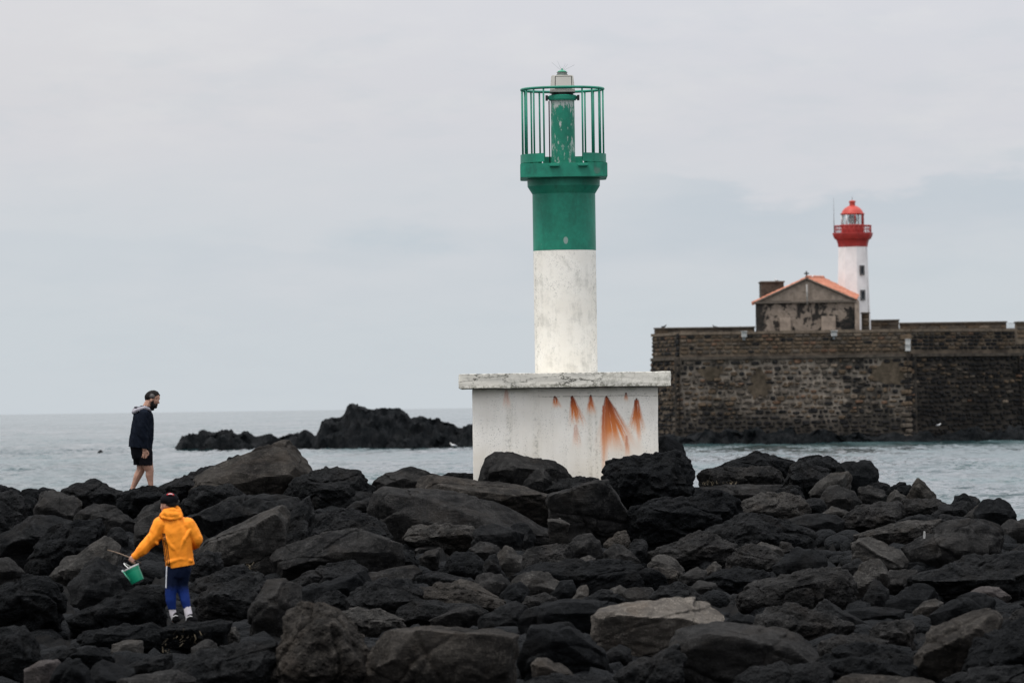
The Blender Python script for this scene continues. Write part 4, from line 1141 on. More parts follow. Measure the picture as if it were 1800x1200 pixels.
SPEC = """
k 1 885|-30,860 -10,852 10,852 30,858 45,865 40,900 -30,900||low black rock on the skyline at the far left edge
k 1 884|40,862 60,857 85,856 100,861 105,892 40,892|
d 1 940|-40,870 0,862 22,860 40,870 50,890 48,912 35,930 10,950 -40,960||rounded pitted boulder cut by the left edge just below the skyline|the left-edge pitted boulder
m 0 908|58,895 72,866 85,855 98,855 122,866 144,880 140,892 132,910 100,928 60,920|55,898 78,872 108,884 134,906|faceted grey boulder with a slanting pale edge, left of the peaked skyline rock|the faceted grey boulder
d 1 880|105,862 135,850 152,840 163,838 168,846 185,852 198,862 222,868 222,890 140,892||dark peaked rock on the skyline left of the walking man's feet|the peaked skyline rock
m 0 926|130,907 148,893 165,884 185,883 207,889 226,905 238,920 220,938 180,940 150,930||smooth brownish domed boulder below the peaked skyline rock|the smooth brown dome
d 0 976|-30,960 0,948 20,925 50,900 80,897 115,901 131,912 115,925 90,930 70,955 40,990 -30,990||big smooth dark boulder sloping down at the left below the faceted one|the big smooth dark slope
k 1 1001|45,988 60,960 85,930 100,923 130,916 152,911 176,910 182,935 160,960 120,990 90,1012 52,1008||
l 0 1012|95,1012 108,985 140,965 168,945 190,930 215,955 208,996 150,1004 105,1020|98,1012 130,1000 180,985 207,992|pale grey slab leaning diagonally behind the tip of the stick|the leaning pale slab
d 0 1050|118,1030 135,1005 150,985 172,975 207,991 232,1016 216,1044 185,1062 120,1078|
m 0 962|236,952 240,912 258,888 282,878 312,880 312,965||smooth dark boulder directly left of the orange jacket's shoulder
d 0 953|184,948 195,930 212,925 226,940 226,958|
k 1 893|205,880 215,866 225,860 252,853 272,851 290,860 285,890 250,904 215,905||black rock under the feet of the walking man|the rock under the walking man
m 0 1014|-30,978 0,979 17,982 42,1006 30,1022 -30,1020||
d 1 1096|-30,1045 0,1035 20,1022 65,1008 80,1008 97,1020 116,1036 105,1055 85,1082 50,1102 -30,1100||large dark rough boulder at the left edge, low in the picture|the large low left boulder
d 1 1100|118,1088 150,1070 187,1058 207,1040 245,1025 264,1030 290,1030 292,1072 262,1096 200,1110 150,1104|125,1090 180,1074 228,1072 280,1060|dark jagged rock under the green bucket|the rock under the bucket
k 1 1130|138,1115 165,1105 200,1110 232,1096 272,1094 294,1105 292,1132 200,1140 142,1140|
l 0 1143|193,1132 215,1125 252,1125 242,1143 203,1149|
k 1 1161|62,1158 85,1142 125,1137 192,1135 202,1155 150,1170 80,1172|
p 0 1196|44,1177 70,1163 98,1158 106,1162 97,1202 75,1218 48,1198|44,1178 74,1175 100,1161|rock with a flat pale pinkish top in the bottom left corner
d 0 1206|84,1205 104,1168 120,1150 140,1155 156,1172 172,1215 90,1222|
d 0 1202|140,1206 160,1175 178,1155 200,1160 237,1172 205,1205 170,1220|
k 1 1182|-30,1100 15,1098 42,1102 68,1132 78,1162 45,1200 -30,1205|
m 0 1212|213,1195 240,1187 265,1180 302,1174 342,1190 335,1222 215,1222|
d 1 1190|180,1192 230,1160 262,1150 302,1145 304,1185 235,1202|
k 1 893|938,886 957,868 985,865 993,886 991,902 942,904|
d 1 876|1360,860 1385,852 1410,856 1414,876 1385,882 1360,878|
k 1 896|28,878 50,868 68,876 68,908 32,910|
k 1 902|640,884 656,873 672,882 674,906 642,908|
b 0 876|326,872 342,840 360,824 428,799 456,786 488,769 514,764 530,767 545,784 554,804 558,823 542,848 480,892 390,890|352,866 420,852 500,858 545,836|tall brown slab rearing highest on the skyline left of the pedestal|the rearing brown slab
k 1 842|394,815 400,806 408,800 418,798 425,806 428,820 400,832||small black ragged knob on the skyline left of the rearing brown slab
d 1 874|268,868 285,852 302,843 330,835 345,834 352,826 368,816 392,812 402,820 400,858 350,884 275,884||dark ragged slope on the skyline above the black cap|the ragged slope
d 1 896|318,888 345,852 400,850 424,868 400,895 345,906|
d 0 931|338,910 355,900 388,893 402,872 422,860 446,861 490,866 532,873 500,890 465,905 402,936 350,944|342,906 392,897 432,878 470,896|dark saddle-shaped boulder between the orange jacket and the rearing slab|the saddle boulder
d 1 882|492,872 515,840 545,825 575,817 600,818 620,821 635,838 648,846 657,858 632,885 560,890 505,886||dark pitted rounded rock on the skyline right of the rearing brown slab|the pitted skyline rock
l 0 1000|343,975 365,950 420,925 455,905 490,884 503,883 507,894 482,924 442,952 436,992 385,1004 345,992|350,968 392,962 428,944 458,928 502,896|long pale grained slab sloping up to the right from the orange elbow|the long grained slab
d 1 986|433,988 442,950 460,935 500,905 530,885 542,869 550,890 546,912 520,938 490,960 442,1004|
d 1 963|521,956 530,925 555,905 590,893 632,892 662,905 692,940 692,965 650,980 560,985||broad round boulder with a crusty pitted top right of the grained slab|the crusty round boulder
m 0 1007|480,980 490,965 545,943 600,930 626,926 656,938 702,955 707,990 660,1008 600,1004 520,1015 498,1002|503,1001 560,991 612,970 652,944|
d 1 1022|323,1014 335,975 360,962 388,966 392,1004 370,1024|
d 1 1034|323,1044 340,1016 390,1000 430,989 452,1004 422,1024 382,1036 335,1074|
d 1 1076|338,1056 368,1027 440,1010 457,1015 442,1048 426,1068 400,1084 348,1080|
m 0 1106|436,1072 455,1042 470,1013 500,1011 537,1024 502,1046 497,1104 442,1112|444,1070 486,1065 503,1042|brown wedge-shaped block left of the big foreground boulder|the brown wedge block
d 1 1063|428,1064 440,1020 452,1004 466,1010 472,1027 456,1052 440,1070|
d 1 1034|503,1026 545,1000 590,985 622,984 642,1000 602,1018 560,1044 528,1036|
k 0 1063|492,1050 550,1025 600,1014 642,999 653,1012 602,1044 550,1066 500,1070|
k 1 1126|262,1118 300,1098 342,1094 382,1087 402,1092 396,1120 340,1132 270,1136|266,1112 300,1107 345,1104 398,1100|flat dark rock under the black shoes of the person in orange|the rock under the shoes
l 1 1124|387,1118 404,1103 415,1099 421,1112 406,1129 384,1127||small pale crusty stone right of the black shoes
m 0 1141|338,1138 360,1121 381,1127 387,1143 348,1150|
d 1 1206|265,1204 310,1170 340,1145 420,1130 482,1124 492,1155 472,1205 400,1220|
d 1 1093|488,1096 500,1065 532,1057 542,1072 520,1098|
b 1 1206|462,1222 480,1170 495,1110 513,1070 540,1056 566,1055 596,1075 612,1090 632,1110 642,1145 648,1222|488,1190 515,1120 545,1075 600,1100 630,1180|tall brown pitted boulder out of focus at the bottom edge|the tall foreground boulder
d 1 1069|553,1056 575,1038 600,1037 614,1050 627,1067 592,1080 568,1066|
l 1 1103|586,1075 620,1062 650,1067 692,1080 712,1092 672,1101 640,1113 623,1100|592,1085 640,1108 706,1094|pale speckled slab right of the tall foreground boulder
b 0 1210|638,1165 650,1133 680,1105 720,1094 780,1095 832,1105 882,1105 907,1115 902,1145 882,1172 862,1225 648,1225 642,1190|660,1150 720,1110 800,1112 890,1125|broad smooth brown boulder out of focus at the bottom centre-left|the broad foreground boulder
d 1 1076|606,1052 640,1020 680,1009 727,1014 742,1036 722,1060 690,1082 640,1076|
m 0 1023|592,1025 620,1008 660,1003 700,997 727,989 740,1003 722,1016 680,1023 640,1028 604,1044|604,1030 660,1016 720,1012|shell-like ribbed grey rock below the crusty round boulder
m 1 1046|597,1032 614,1003 642,1015 622,1050 598,1055|
m 0 866|645,858 668,838 690,836 705,825 722,817 742,823 762,830 778,835 776,858 720,872 655,872||brown peaked rock on the skyline between the pitted rock and the pedestal|the brown peaked rock
k 1 852|772,842 780,834 790,829 815,830 838,832 838,850 780,852||low black strip of rock against the left foot of the pedestal
b 0 914|720,838 726,831 745,831 800,837 860,841 922,852 964,872 967,908 925,920 870,896 800,880 745,862|736,852 768,854 802,861 850,874 900,881 936,879 965,877|upper long brown slab lying flat in front of the pedestal|the upper long slab
m 0 946|650,895 658,862 678,852 742,861 830,875 902,904 962,940 967,958 930,975 850,940 740,940 698,936|688,876 706,896 735,908 812,922 872,930 962,962|longer lower slab slanting down right under the upper brown slab|the lower slanting slab
d 0 884|573,894 590,868 620,861 647,866 657,874 622,884|
d 0 893|608,894 625,878 657,872 655,896|
t 1 870|638,863 648,858 659,862 659,874 647,870||small sandy tan patch among dark rocks left of the two long slabs
l 1 957|710,948 718,928 740,919 772,927 802,921 827,924 835,941 812,954 780,958 740,960 713,958|716,950 770,950 832,938|pale rough overhanging slab below the slanting slab|the pale overhanging slab
d 0 963|830,955 846,924 866,919 897,926 920,936 914,960 862,970|836,948 872,948 916,938|
d 0 956|884,935 904,919 926,919 940,942 936,968 900,974|
m 0 874|853,845 857,828 862,808 884,792 898,787 926,797 960,800 979,805 1002,829 1010,840 1002,862 930,862||rough grey-brown boulder standing against the front of the white pedestal|the boulder before the pedestal
m 0 879|918,856 932,835 942,823 956,822 970,838 973,854 950,863|
d 1 880|956,862 985,840 1020,836 1050,840 1064,847 1042,866 970,872|
m 0 951|962,880 966,871 1002,858 1040,847 1064,846 1077,864 1097,899 1110,924 1102,940 1060,952 1000,962 968,956|966,876 1006,863 1046,851 1066,851|square block with a straight lit top edge right of the upper long slab|the square block
l 0 962|963,912 985,907 1002,920 987,926 965,919|963,914 985,915 1001,921|
k 1 892|1058,834 1062,817 1080,804 1106,804 1122,811 1160,794 1186,789 1206,800 1216,825 1224,836 1217,862 1180,886 1120,897 1075,900||big black pitted boulder hiding the pedestal's lower right corner|the big black boulder
k 0 846|1150,790 1156,768 1176,767 1196,780 1206,795 1224,829 1202,842 1154,830||rounded black rock just behind the pedestal's right edge
k 1 952|1103,928 1113,890 1150,880 1200,869 1262,859 1292,869 1305,896 1297,910 1250,932 1180,962 1128,962||long black hulking boulder below the big black one|the black hulk
m 1 853|1222,832 1236,822 1290,820 1352,817 1368,825 1378,846 1362,858 1250,858 1226,852|
m 0 872|1222,856 1280,850 1372,851 1354,875 1300,882 1238,868|
k 1 842|1258,824 1290,807 1315,798 1334,794 1357,798 1396,812 1398,834 1370,846 1330,838||ragged black rock on the skyline just right of the black boulder|the ragged black skyline rock
d 1 856|1375,850 1390,815 1415,800 1434,806 1457,830 1453,850 1420,862|
k 1 846|1393,820 1406,804 1421,798 1444,797 1461,803 1477,814 1483,846 1430,846|
k 0 851|1465,822 1482,811 1521,802 1532,805 1546,821 1548,842 1532,854 1490,861 1470,842||smooth black rounded rock on the skyline at the right end of its row|the rounded black skyline rock
l 0 869|1425,866 1440,848 1460,832 1491,828 1499,842 1472,854 1445,871|1428,864 1462,846 1494,838|
m 0 889|1441,884 1455,855 1476,852 1502,862 1514,883 1502,896 1460,896|
l 1 906|1297,890 1303,882 1320,878 1335,865 1360,863 1376,863 1406,870 1428,896 1417,911 1370,916 1316,911||big pale weathered boulder right of the black hulk|the big pale boulder
d 1 903|1408,898 1420,873 1441,872 1452,885 1447,908 1425,911|
l 0 909|1443,905 1462,887 1492,899 1482,909|1445,904 1470,898 1490,901|
d 0 926|1380,914 1420,902 1467,904 1481,915 1452,934 1398,934|
d 1 966|1195,952 1230,935 1270,915 1300,900 1319,896 1332,904 1382,909 1422,924 1442,942 1402,962 1300,972 1250,982||long dark ridge-backed boulder below the big pale boulder|the dark ridge-back
m 0 881|1502,876 1511,855 1526,851 1552,860 1561,870 1532,886|
k 1 866|1526,858 1545,844 1563,850 1572,862 1550,874|
l 0 879|1556,877 1572,857 1592,872 1592,884|
k 1 868|1562,858 1580,844 1602,852 1604,872 1580,876|
b 0 878|1594,874 1602,850 1613,837 1626,845 1649,869 1642,883 1600,882||pyramid-shaped brown rock standing out against the water on the right|the pyramid rock
m 1 919|1478,914 1510,885 1562,879 1582,877 1584,900 1560,920 1500,930|
m 1 901|1575,896 1590,876 1620,874 1652,879 1663,886 1642,906 1600,911|
k 1 891|1643,888 1650,875 1658,880 1660,896|
d 1 909|1632,908 1660,885 1702,879 1714,885 1702,906 1668,916|
k 1 897|1668,886 1677,871 1696,869 1717,880 1714,902 1678,896|
m 0 892|1693,880 1704,870 1716,871 1724,880 1717,896|
k 0 916|1712,900 1730,875 1756,875 1776,887 1787,906 1787,922 1750,932 1726,926||rounded black boulder at the water on the far right|the far right round boulder
m 0 915|1687,914 1715,889 1736,879 1744,890 1740,909 1718,921|
m 0 941|1746,942 1774,914 1802,906 1840,914 1840,955 1790,955 1758,952|1750,938 1790,926 1840,924|
d 1 931|1555,930 1600,905 1642,904 1702,909 1743,919 1732,935 1650,931 1598,941|
l 1 946|1496,942 1540,930 1580,917 1597,914 1627,919 1652,911 1643,934 1592,956 1538,956|
m 0 986|1585,962 1628,936 1658,918 1680,911 1722,914 1748,924 1758,941 1742,966 1702,992 1640,1008 1595,994||large smooth brown mound near the right edge with a small white mark|the large brown mound
l 0 996|1494,952 1510,944 1532,942 1562,957 1585,969 1593,986 1582,1000 1550,990 1508,966|1498,952 1540,972 1584,994|pale tilted slab with rounded end left of the large brown mound|the pale tilted slab
l 0 1041|1496,1015 1514,990 1530,979 1546,982 1557,998 1563,1012 1542,1036 1526,1052 1498,1046|1504,1030 1530,1010 1560,1014|pale upright block below the tilted slab|the pale upright block
d 0 1056|1518,1048 1535,1014 1546,1017 1564,1035 1563,1050 1540,1067 1522,1061|
m 0 1029|1547,1020 1564,1001 1590,997 1614,999 1602,1018 1585,1036 1552,1036|
d 0 1004|1478,1000 1500,980 1508,976 1519,985 1502,1006 1488,1011|
d 1 1041|1586,1040 1605,1010 1642,999 1682,984 1742,969 1792,964 1840,974 1840,1020 1780,1028 1720,1038 1670,1052 1638,1052||long dark rough boulder rising towards the right edge|the long rough right boulder
k 0 1069|1556,1064 1590,1030 1627,1024 1648,1040 1643,1060 1600,1078 1562,1072|
l 0 1075|1607,1075 1624,1056 1646,1051 1657,1057 1653,1076 1618,1081||small pale chunk among black rocks in the lower right
m 1 1063|1294,1052 1330,1020 1400,1004 1437,1002 1460,990 1476,992 1492,1004 1503,1026 1492,1050 1500,1066 1450,1058 1410,1068 1338,1072|1302,1050 1350,1046 1420,1032 1494,1030|big grey-brown boulder with a long pale back in the lower right|the grey-brown back
d 0 1096|1416,1082 1450,1049 1472,1065 1512,1089 1528,1102 1490,1102 1450,1098|
k 0 1086|1476,1074 1540,1062 1592,1071 1583,1092 1518,1097|
m 1 1126|1526,1112 1545,1090 1600,1084 1613,1090 1603,1116 1580,1137 1543,1132|
b 0 1192|1602,1155 1640,1100 1700,1077 1738,1069 1758,1085 1722,1125 1682,1168 1658,1205 1610,1205|1608,1160 1650,1140 1700,1112 1750,1090|light brown boulder leaning up to the right in the bottom right|the leaning light boulder
k 0 1083|1637,1080 1680,1050 1711,1039 1742,1045 1752,1062 1702,1080 1648,1092|
p 0 1051|1702,1040 1725,1027 1757,1031 1778,1050 1757,1056 1733,1048||low pinkish pale rock near the right edge
k 1 1197|1686,1182 1720,1120 1762,1090 1802,1074 1860,1080 1860,1200 1700,1205|
m 1 1113|1766,1092 1790,1069 1840,1064 1840,1120 1788,1120|
d 1 1216|1635,1215 1680,1185 1722,1169 1802,1169 1860,1180 1860,1232 1640,1232||rough dark rock filling the bottom right corner
m 0 1192|1166,1160 1190,1105 1250,1092 1342,1099 1402,1110 1433,1130 1402,1156 1360,1190 1300,1196 1220,1212 1170,1205|1180,1150 1250,1116 1340,1122 1426,1134|broad brown boulder under the tan rock at bottom right of centre|the broad brown boulder
L 0 1140|1046,1082 1058,1072 1110,1060 1190,1049 1242,1054 1272,1080 1268,1096 1150,1112 1097,1145 1062,1148 1048,1114|1052,1081 1104,1088 1122,1106 1200,1100 1264,1092|pale tan boulder, the lightest in the foreground|the pale tan boulder
d 0 1153|1062,1148 1090,1132 1110,1140 1113,1160 1073,1156|
k 0 1109|916,1100 930,1074 960,1060 1000,1054 1062,1056 1104,1062 1052,1090 1032,1112 980,1118 928,1118|928,1080 1000,1062 1095,1066|black rounded boulder out of focus left of the pale tan boulder|the black rounded foreground boulder
k 0 1172|916,1165 940,1100 970,1104 1000,1097 1032,1120 1063,1145 1074,1175 1040,1192 950,1202|930,1112 1000,1106 1060,1152
b 0 1193|932,1166 945,1152 961,1151 987,1165 1008,1186 1002,1197 958,1187|934,1162 965,1166 1004,1192|short tan-grey stone lying in the dark gap at bottom centre
d 1 1220|900,1215 940,1190 1000,1184 1062,1189 1094,1206 1084,1236 900,1236|
d 1 1201|1076,1196 1110,1165 1160,1140 1192,1129 1203,1162 1172,1205 1100,1212|
l 0 1043|897,1028 910,1008 935,1002 961,1007 988,1022 978,1040 930,1049 903,1042||pale flat-topped stone below the pale triangular pair|the pale flat stone
d 0 1009|840,1009 858,972 873,969 889,1014|
l 0 1005|872,976 888,957 901,961 917,975 914,1000 895,1012||pale pointed stone leaning on a dark triangular one
m 0 1041|830,1008 845,1002 862,1011 887,1009 897,1026 882,1052 848,1046|
k 0 1057|878,1046 895,1027 915,1021 932,1035 922,1055 895,1064|
m 1 991|903,982 930,962 976,952 1003,960 1013,987 1002,1006 928,997|
k 1 1031|911,1008 940,988 1000,979 1082,982 1122,989 1163,1010 1174,1030 1100,1042 1000,1038 948,1027||long low black boulder across the middle below the square block|the long black boulder
m 0 976|992,962 1020,936 1036,937 1052,950 1058,973 1008,984|
m 0 989|1057,972 1080,950 1096,955 1123,986 1106,996 1058,982|
l 0 993|1006,990 1034,975 1047,980 1044,994 1010,997|
d 1 981|1102,968 1114,947 1136,945 1143,966 1132,990 1108,982|
l 0 1003|1138,992 1154,975 1166,971 1187,980 1203,1001 1192,1008 1148,997|1142,992 1170,988 1200,1004|
b 1 1023|1127,1008 1150,993 1192,1002 1194,1024 1165,1036 1138,1021|
b 1 961|1062,952 1085,932 1101,934 1108,951 1080,964|
m 1 981|1136,972 1190,948 1230,932 1252,935 1293,955 1304,978 1230,992 1168,982|
m 1 996|1276,984 1310,955 1342,954 1372,975 1384,987 1320,1006 1283,1001|
l 0 976|1323,962 1340,952 1367,961 1378,972 1350,978|
m 0 973|1366,966 1375,952 1392,954 1403,966 1380,976|
k 1 1033|1236,1022 1260,1000 1300,994 1352,1004 1369,1017 1330,1037 1258,1042|
k 0 1004|1356,995 1400,965 1442,969 1449,992 1400,1011 1358,1006|
l 0 1009|1233,1008 1250,988 1258,986 1268,995 1245,1012||
m 0 1019|1192,1013 1225,995 1242,1000 1237,1020 1198,1026|
m 0 1039|1212,1036 1230,1019 1252,1021 1261,1029 1235,1046|
d 1 1063|1126,1066 1160,1030 1186,1021 1212,1030 1244,1046 1220,1062 1138,1072|
m 0 1057|1097,1045 1100,1034 1146,1031 1151,1041 1125,1066 1103,1060|
l 0 1043|1072,1036 1090,1025 1102,1035 1097,1047 1073,1047|
l 0 1055|1002,1055 1015,1030 1031,1027 1035,1041 1015,1060|
k 0 1053|967,1048 985,1020 1006,1017 1013,1036 1002,1058 973,1060|
d 1 1058|1026,1050 1055,1031 1082,1040 1113,1060 1060,1064|
m 1 1069|912,1064 930,1042 956,1039 977,1050 988,1064 940,1076|
b 1 1069|712,1056 740,1030 770,1022 802,1024 837,1040 884,1056 840,1066 780,1074 726,1070|718,1058 770,1036 840,1050 880,1060|brown arched rock with a pale upper edge in the middle foreground|the brown arched rock
b 0 1052|782,1028 810,1014 842,1024 886,1054 850,1056|
d 1 1083|686,1088 720,1050 762,1054 832,1060 853,1072 800,1092 716,1092|
m 0 1089|756,1090 800,1068 832,1059 848,1076 822,1094|
d 0 1099|842,1086 880,1060 906,1054 932,1066 922,1092 880,1107 846,1101|
k 1 1013|766,1000 800,970 832,967 848,990 832,1015 788,1021|
d 1 1027|736,1014 760,1000 792,1009 834,1020 802,1036 736,1031|
m 0 985|733,982 750,969 772,961 773,980 743,991|
m 0 973|827,964 845,949 872,957 884,966 850,978 832,976|
k 1 997|678,990 700,967 722,966 738,985 702,1006|
d 1 1211|1284,1200 1330,1170 1402,1164 1454,1164 1459,1185 1422,1212 1298,1225|
b 0 1216|1464,1208 1495,1182 1532,1189 1582,1199 1622,1189 1645,1200 1645,1232 1468,1232|
k 1 1196|1436,1165 1480,1135 1562,1129 1603,1150 1614,1195 1560,1210 1478,1196|
m 1 1111|1334,1090 1340,1064 1402,1059 1452,1069 1503,1100 1482,1128 1400,1123 1328,1110|
k 1 882|1196,866 1216,852 1236,858 1242,884 1200,888|
k 0 1101|1266,1098 1300,1074 1343,1089 1334,1112 1278,1108|
m 1 1141|1436,1130 1500,1109 1563,1124 1544,1146 1458,1156|
"""
for line in SPEC.strip().split('\n'):
    f = line.split('|') + ['', '', '', '']
    tn, pit, yb = f[0].split()
    pp = lambda s: [tuple(map(float, q.split(','))) for q in s.split()]
    boulder(tn, int(pit), float(yb), pp(f[1]), pp(f[2]) if f[2].strip() else None, f[3].strip() or None, f[4].strip() or None)
N_HAND = len(BOULD)

# smaller rocks wedged in the gaps: same stone, seated on the ground between the big ones
rg = random.Random(23)
cand = []
for i in range(260):
    py = rg.uniform(872, 1215); px = rg.uniform(-10, 1810)
    if py < np.interp(px, CONT_X, CONT_Y) + 14: continue
    if 215 < px < 375 and 985 < py < 1112: continue
    if any(abs(px - q[0]) + 1.6 * abs(py - q[1]) < 34 for q in cand): continue
    cand.append((px, py))
FILL = []
for (px, py) in cand[:40]:
    d0 = dmap(py) + 0.25; s = FPX / d0
    r = rg.uniform(15, 34) / s
    half = np.array([r * rg.uniform(0.9, 1.5), r * rg.uniform(0.8, 1.3), r * rg.uniform(0.5, 0.85)])
    N = np.array([Vector((rg.gauss(0, 1), rg.gauss(0, 1), rg.gauss(0, 1))).normalized()[:] for _ in range(13)])
    N = np.concatenate([N, -N[:3], [[0, 0, -1], [0, 0, 1]]])
    N /= np.linalg.norm(N, axis=1)[:, None]
    D = np.array([np.linalg.norm(n_ * half) * rg.uniform(0.68, 0.98) for n_ in N])
    c = P(px, py, d0)
    SEED[0] += 1
    tn = rg.choices(['k', 'd', 'm', 'l'], (4, 5, 2.5, 0.4))[0]; pit = rg.random() < 0.5
    V, Fq = rock_from_planes(N, D, np.array([c.x, c.y, c.z - 0.10 + 0.1 * half[2]]), half, 14, SEED[0], pit, 200)
    o = add_rock(V, Fq, tn, pit)
    BOULD.append([o, (px - half[0] * s, py - half[2] * s, px + half[0] * s, py + half[2] * s), tn, pit, py, None, None])

# loose rubble filling the hollows between the boulders
r2 = np.random.RandomState(4)
bmr = bmesh.new(); bmesh.ops.create_icosphere(bmr, subdivisions=2, radius=1)
IV = np.array([v.co[:] for v in bmr.verts]); IF = np.array([[v.index for v in f.verts] for f in bmr.faces]); bmr.free()
Vs, Fs = [], []
for i in range(3500):
    px, py = (r2.uniform(-30, 1830), r2.uniform(880, 1230)) if i < 2400 else (r2.choice([r2.uniform(-360, -160), r2.uniform(1960, 2150), r2.uniform(-360, 2150)]), r2.uniform(880, 1480))
    if i >= 2400 and -160 < px < 1960 and py < 1390: continue
    if py < np.interp(px, CONT_X, CONT_Y) + 10: continue
    d0 = dmap(py) + 0.3; c = P(px, py, d0)
    N = r2.normal(size=(9, 3)); N /= np.linalg.norm(N, axis=1)[:, None]
    D = r2.uniform(0.42, 0.85, 9)
    t = np.min(np.where(IV @ N.T > 1e-3, D / np.maximum(IV @ N.T, 1e-3), 9.0), axis=1); t = np.minimum(t, 1.0)
    sz = r2.uniform(0.10, 0.30) if i < 2400 else r2.uniform(0.35, 0.95)
    V = IV * t[:, None] * sz * np.array([r2.uniform(.8, 1.5), r2.uniform(.8, 1.2), r2.uniform(.5, .9)])
    Fs.append(IF + len(Vs) * len(IV)); Vs.append(V + np.array([c.x, c.y, c.z - 0.20 + sz * 0.25]))
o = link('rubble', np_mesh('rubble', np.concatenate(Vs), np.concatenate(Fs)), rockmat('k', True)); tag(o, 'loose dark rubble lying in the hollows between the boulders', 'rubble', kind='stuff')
# ------------------------------------------------------------------ people
class Fig:
    """turns crop pixels of a figure in the photograph into metres around its feet; w = towards the camera, in the same pixels"""
    def __init__(s, ox, oy, k, d, fx, fy):
        s.ox, s.oy, s.k, s.d = ox, oy, k, d
        s.s = FPX / d * k
        s.o = P(ox + fx / k, oy + fy / k, d); s.fx, s.fy = fx, fy
    def __call__(s, x, y, w=0.0):
        return CR * ((x - s.fx) / s.s) + CU * ((s.fy - y) / s.s) - F0 * (w / s.s)
    def chain(s, *pts, dep=1.0):
        return ('c', [(s(*p[:3]), p[3] / s.s) for p in pts], dep)
    def ell(s, x, y, w, rx, ry, rw, tilt=0.0):
        return ('e', s(x, y, w), (rx / s.s, rw / s.s, ry / s.s), tilt)
def prim_mesh(prims):
    bm = bmesh.new()
    for p in prims:
        if p[0] == 'e':
            _, c, r, tilt = p
            bmesh.ops.create_icosphere(bm, subdivisions=3, radius=1, matrix=Matrix.Translation(c) @ Matrix.Rotation(tilt, 4, 'Y') @ Matrix.Diagonal((r[0], r[1], r[2], 1)))
        else:
            _, pts, dep = p
            for (a, ra), (b, rb) in zip(pts, pts[1:]):
                t = bmesh.new()
                for c, r in ((a, ra), (b, rb)):
                    bmesh.ops.create_icosphere(t, subdivisions=2, radius=1, matrix=Matrix.Translation(c) @ Matrix.Diagonal((r, r * dep, r, 1)))
                bmesh.ops.convex_hull(t, input=t.verts)
                lo = [v for v in t.verts if not v.link_faces]
                for v in lo: t.verts.remove(v)
                me = bpy.data.meshes.new('t'); t.to_mesh(me); t.free(); bm.from_mesh(me); bpy.data.meshes.remove(me)
    me = bpy.data.meshes.new('prims'); bm.to_mesh(me); bm.free()
    return me
def blob(name, prims, mat, parent, vox=0.008, smooth=6, cuts=(), wrinkle=0.0, wscale=9.0, fac=0.5):
    """one continuous surface grown over the given shapes; cuts = (point, normal) planes that end it cleanly (a hem, a cuff)"""
    me = prim_mesh(prims)
    t = bpy.data.objects.new('t', me); C.objects.link(t)
    m = t.modifiers.new('r', 'REMESH'); m.mode = 'VOXEL'; m.voxel_size = vox
    if smooth:
        m = t.modifiers.new('s', 'SMOOTH'); m.factor = fac; m.iterations = smooth
    dg = bpy.context.evaluated_depsgraph_get()
    out = bpy.data.meshes.new_from_object(t.evaluated_get(dg))
    bpy.data.objects.remove(t)
    bm = bmesh.new(); bm.from_mesh(out); bpy.data.meshes.remove(out)
    if wrinkle:
        bm.normal_update()
        V = np.array([v.co[:] for v in bm.verts]); 
        n = ridged(np.stack([V[:, 0] * wscale, V[:, 1] * wscale, V[:, 2] * wscale * 0.8 + V[:, 0] * wscale * 1.1], 1), 2) * wrinkle
        for v, a in zip(bm.verts, n): v.co += v.normal * float(a)
    for co, no in cuts:
        g = bmesh.ops.bisect_plane(bm, geom=list(bm.verts) + list(bm.edges) + list(bm.faces), plane_co=co, plane_no=no, clear_outer=True)
        es = [e for e in g['geom_cut'] if isinstance(e, bmesh.types.BMEdge)]
        if es: bmesh.ops.edgeloop_fill(bm, edges=es)
    fixn(bm)
    return from_bm(name, bm, mat, parent, smooth=True)
SKIN = plain('skin', (0.40, 0.225, 0.160), 0.55, 0.35, 0.12, 14)
SKIN2 = plain('face skin', (0.37, 0.20, 0.145), 0.55, 0.35, 0.10, 14)
def cloth(name, col, var=0.15, rough=0.85, bs=60, st=0.25):
    return plain(name, col, rough, 0.04, var, 7, st, bs)

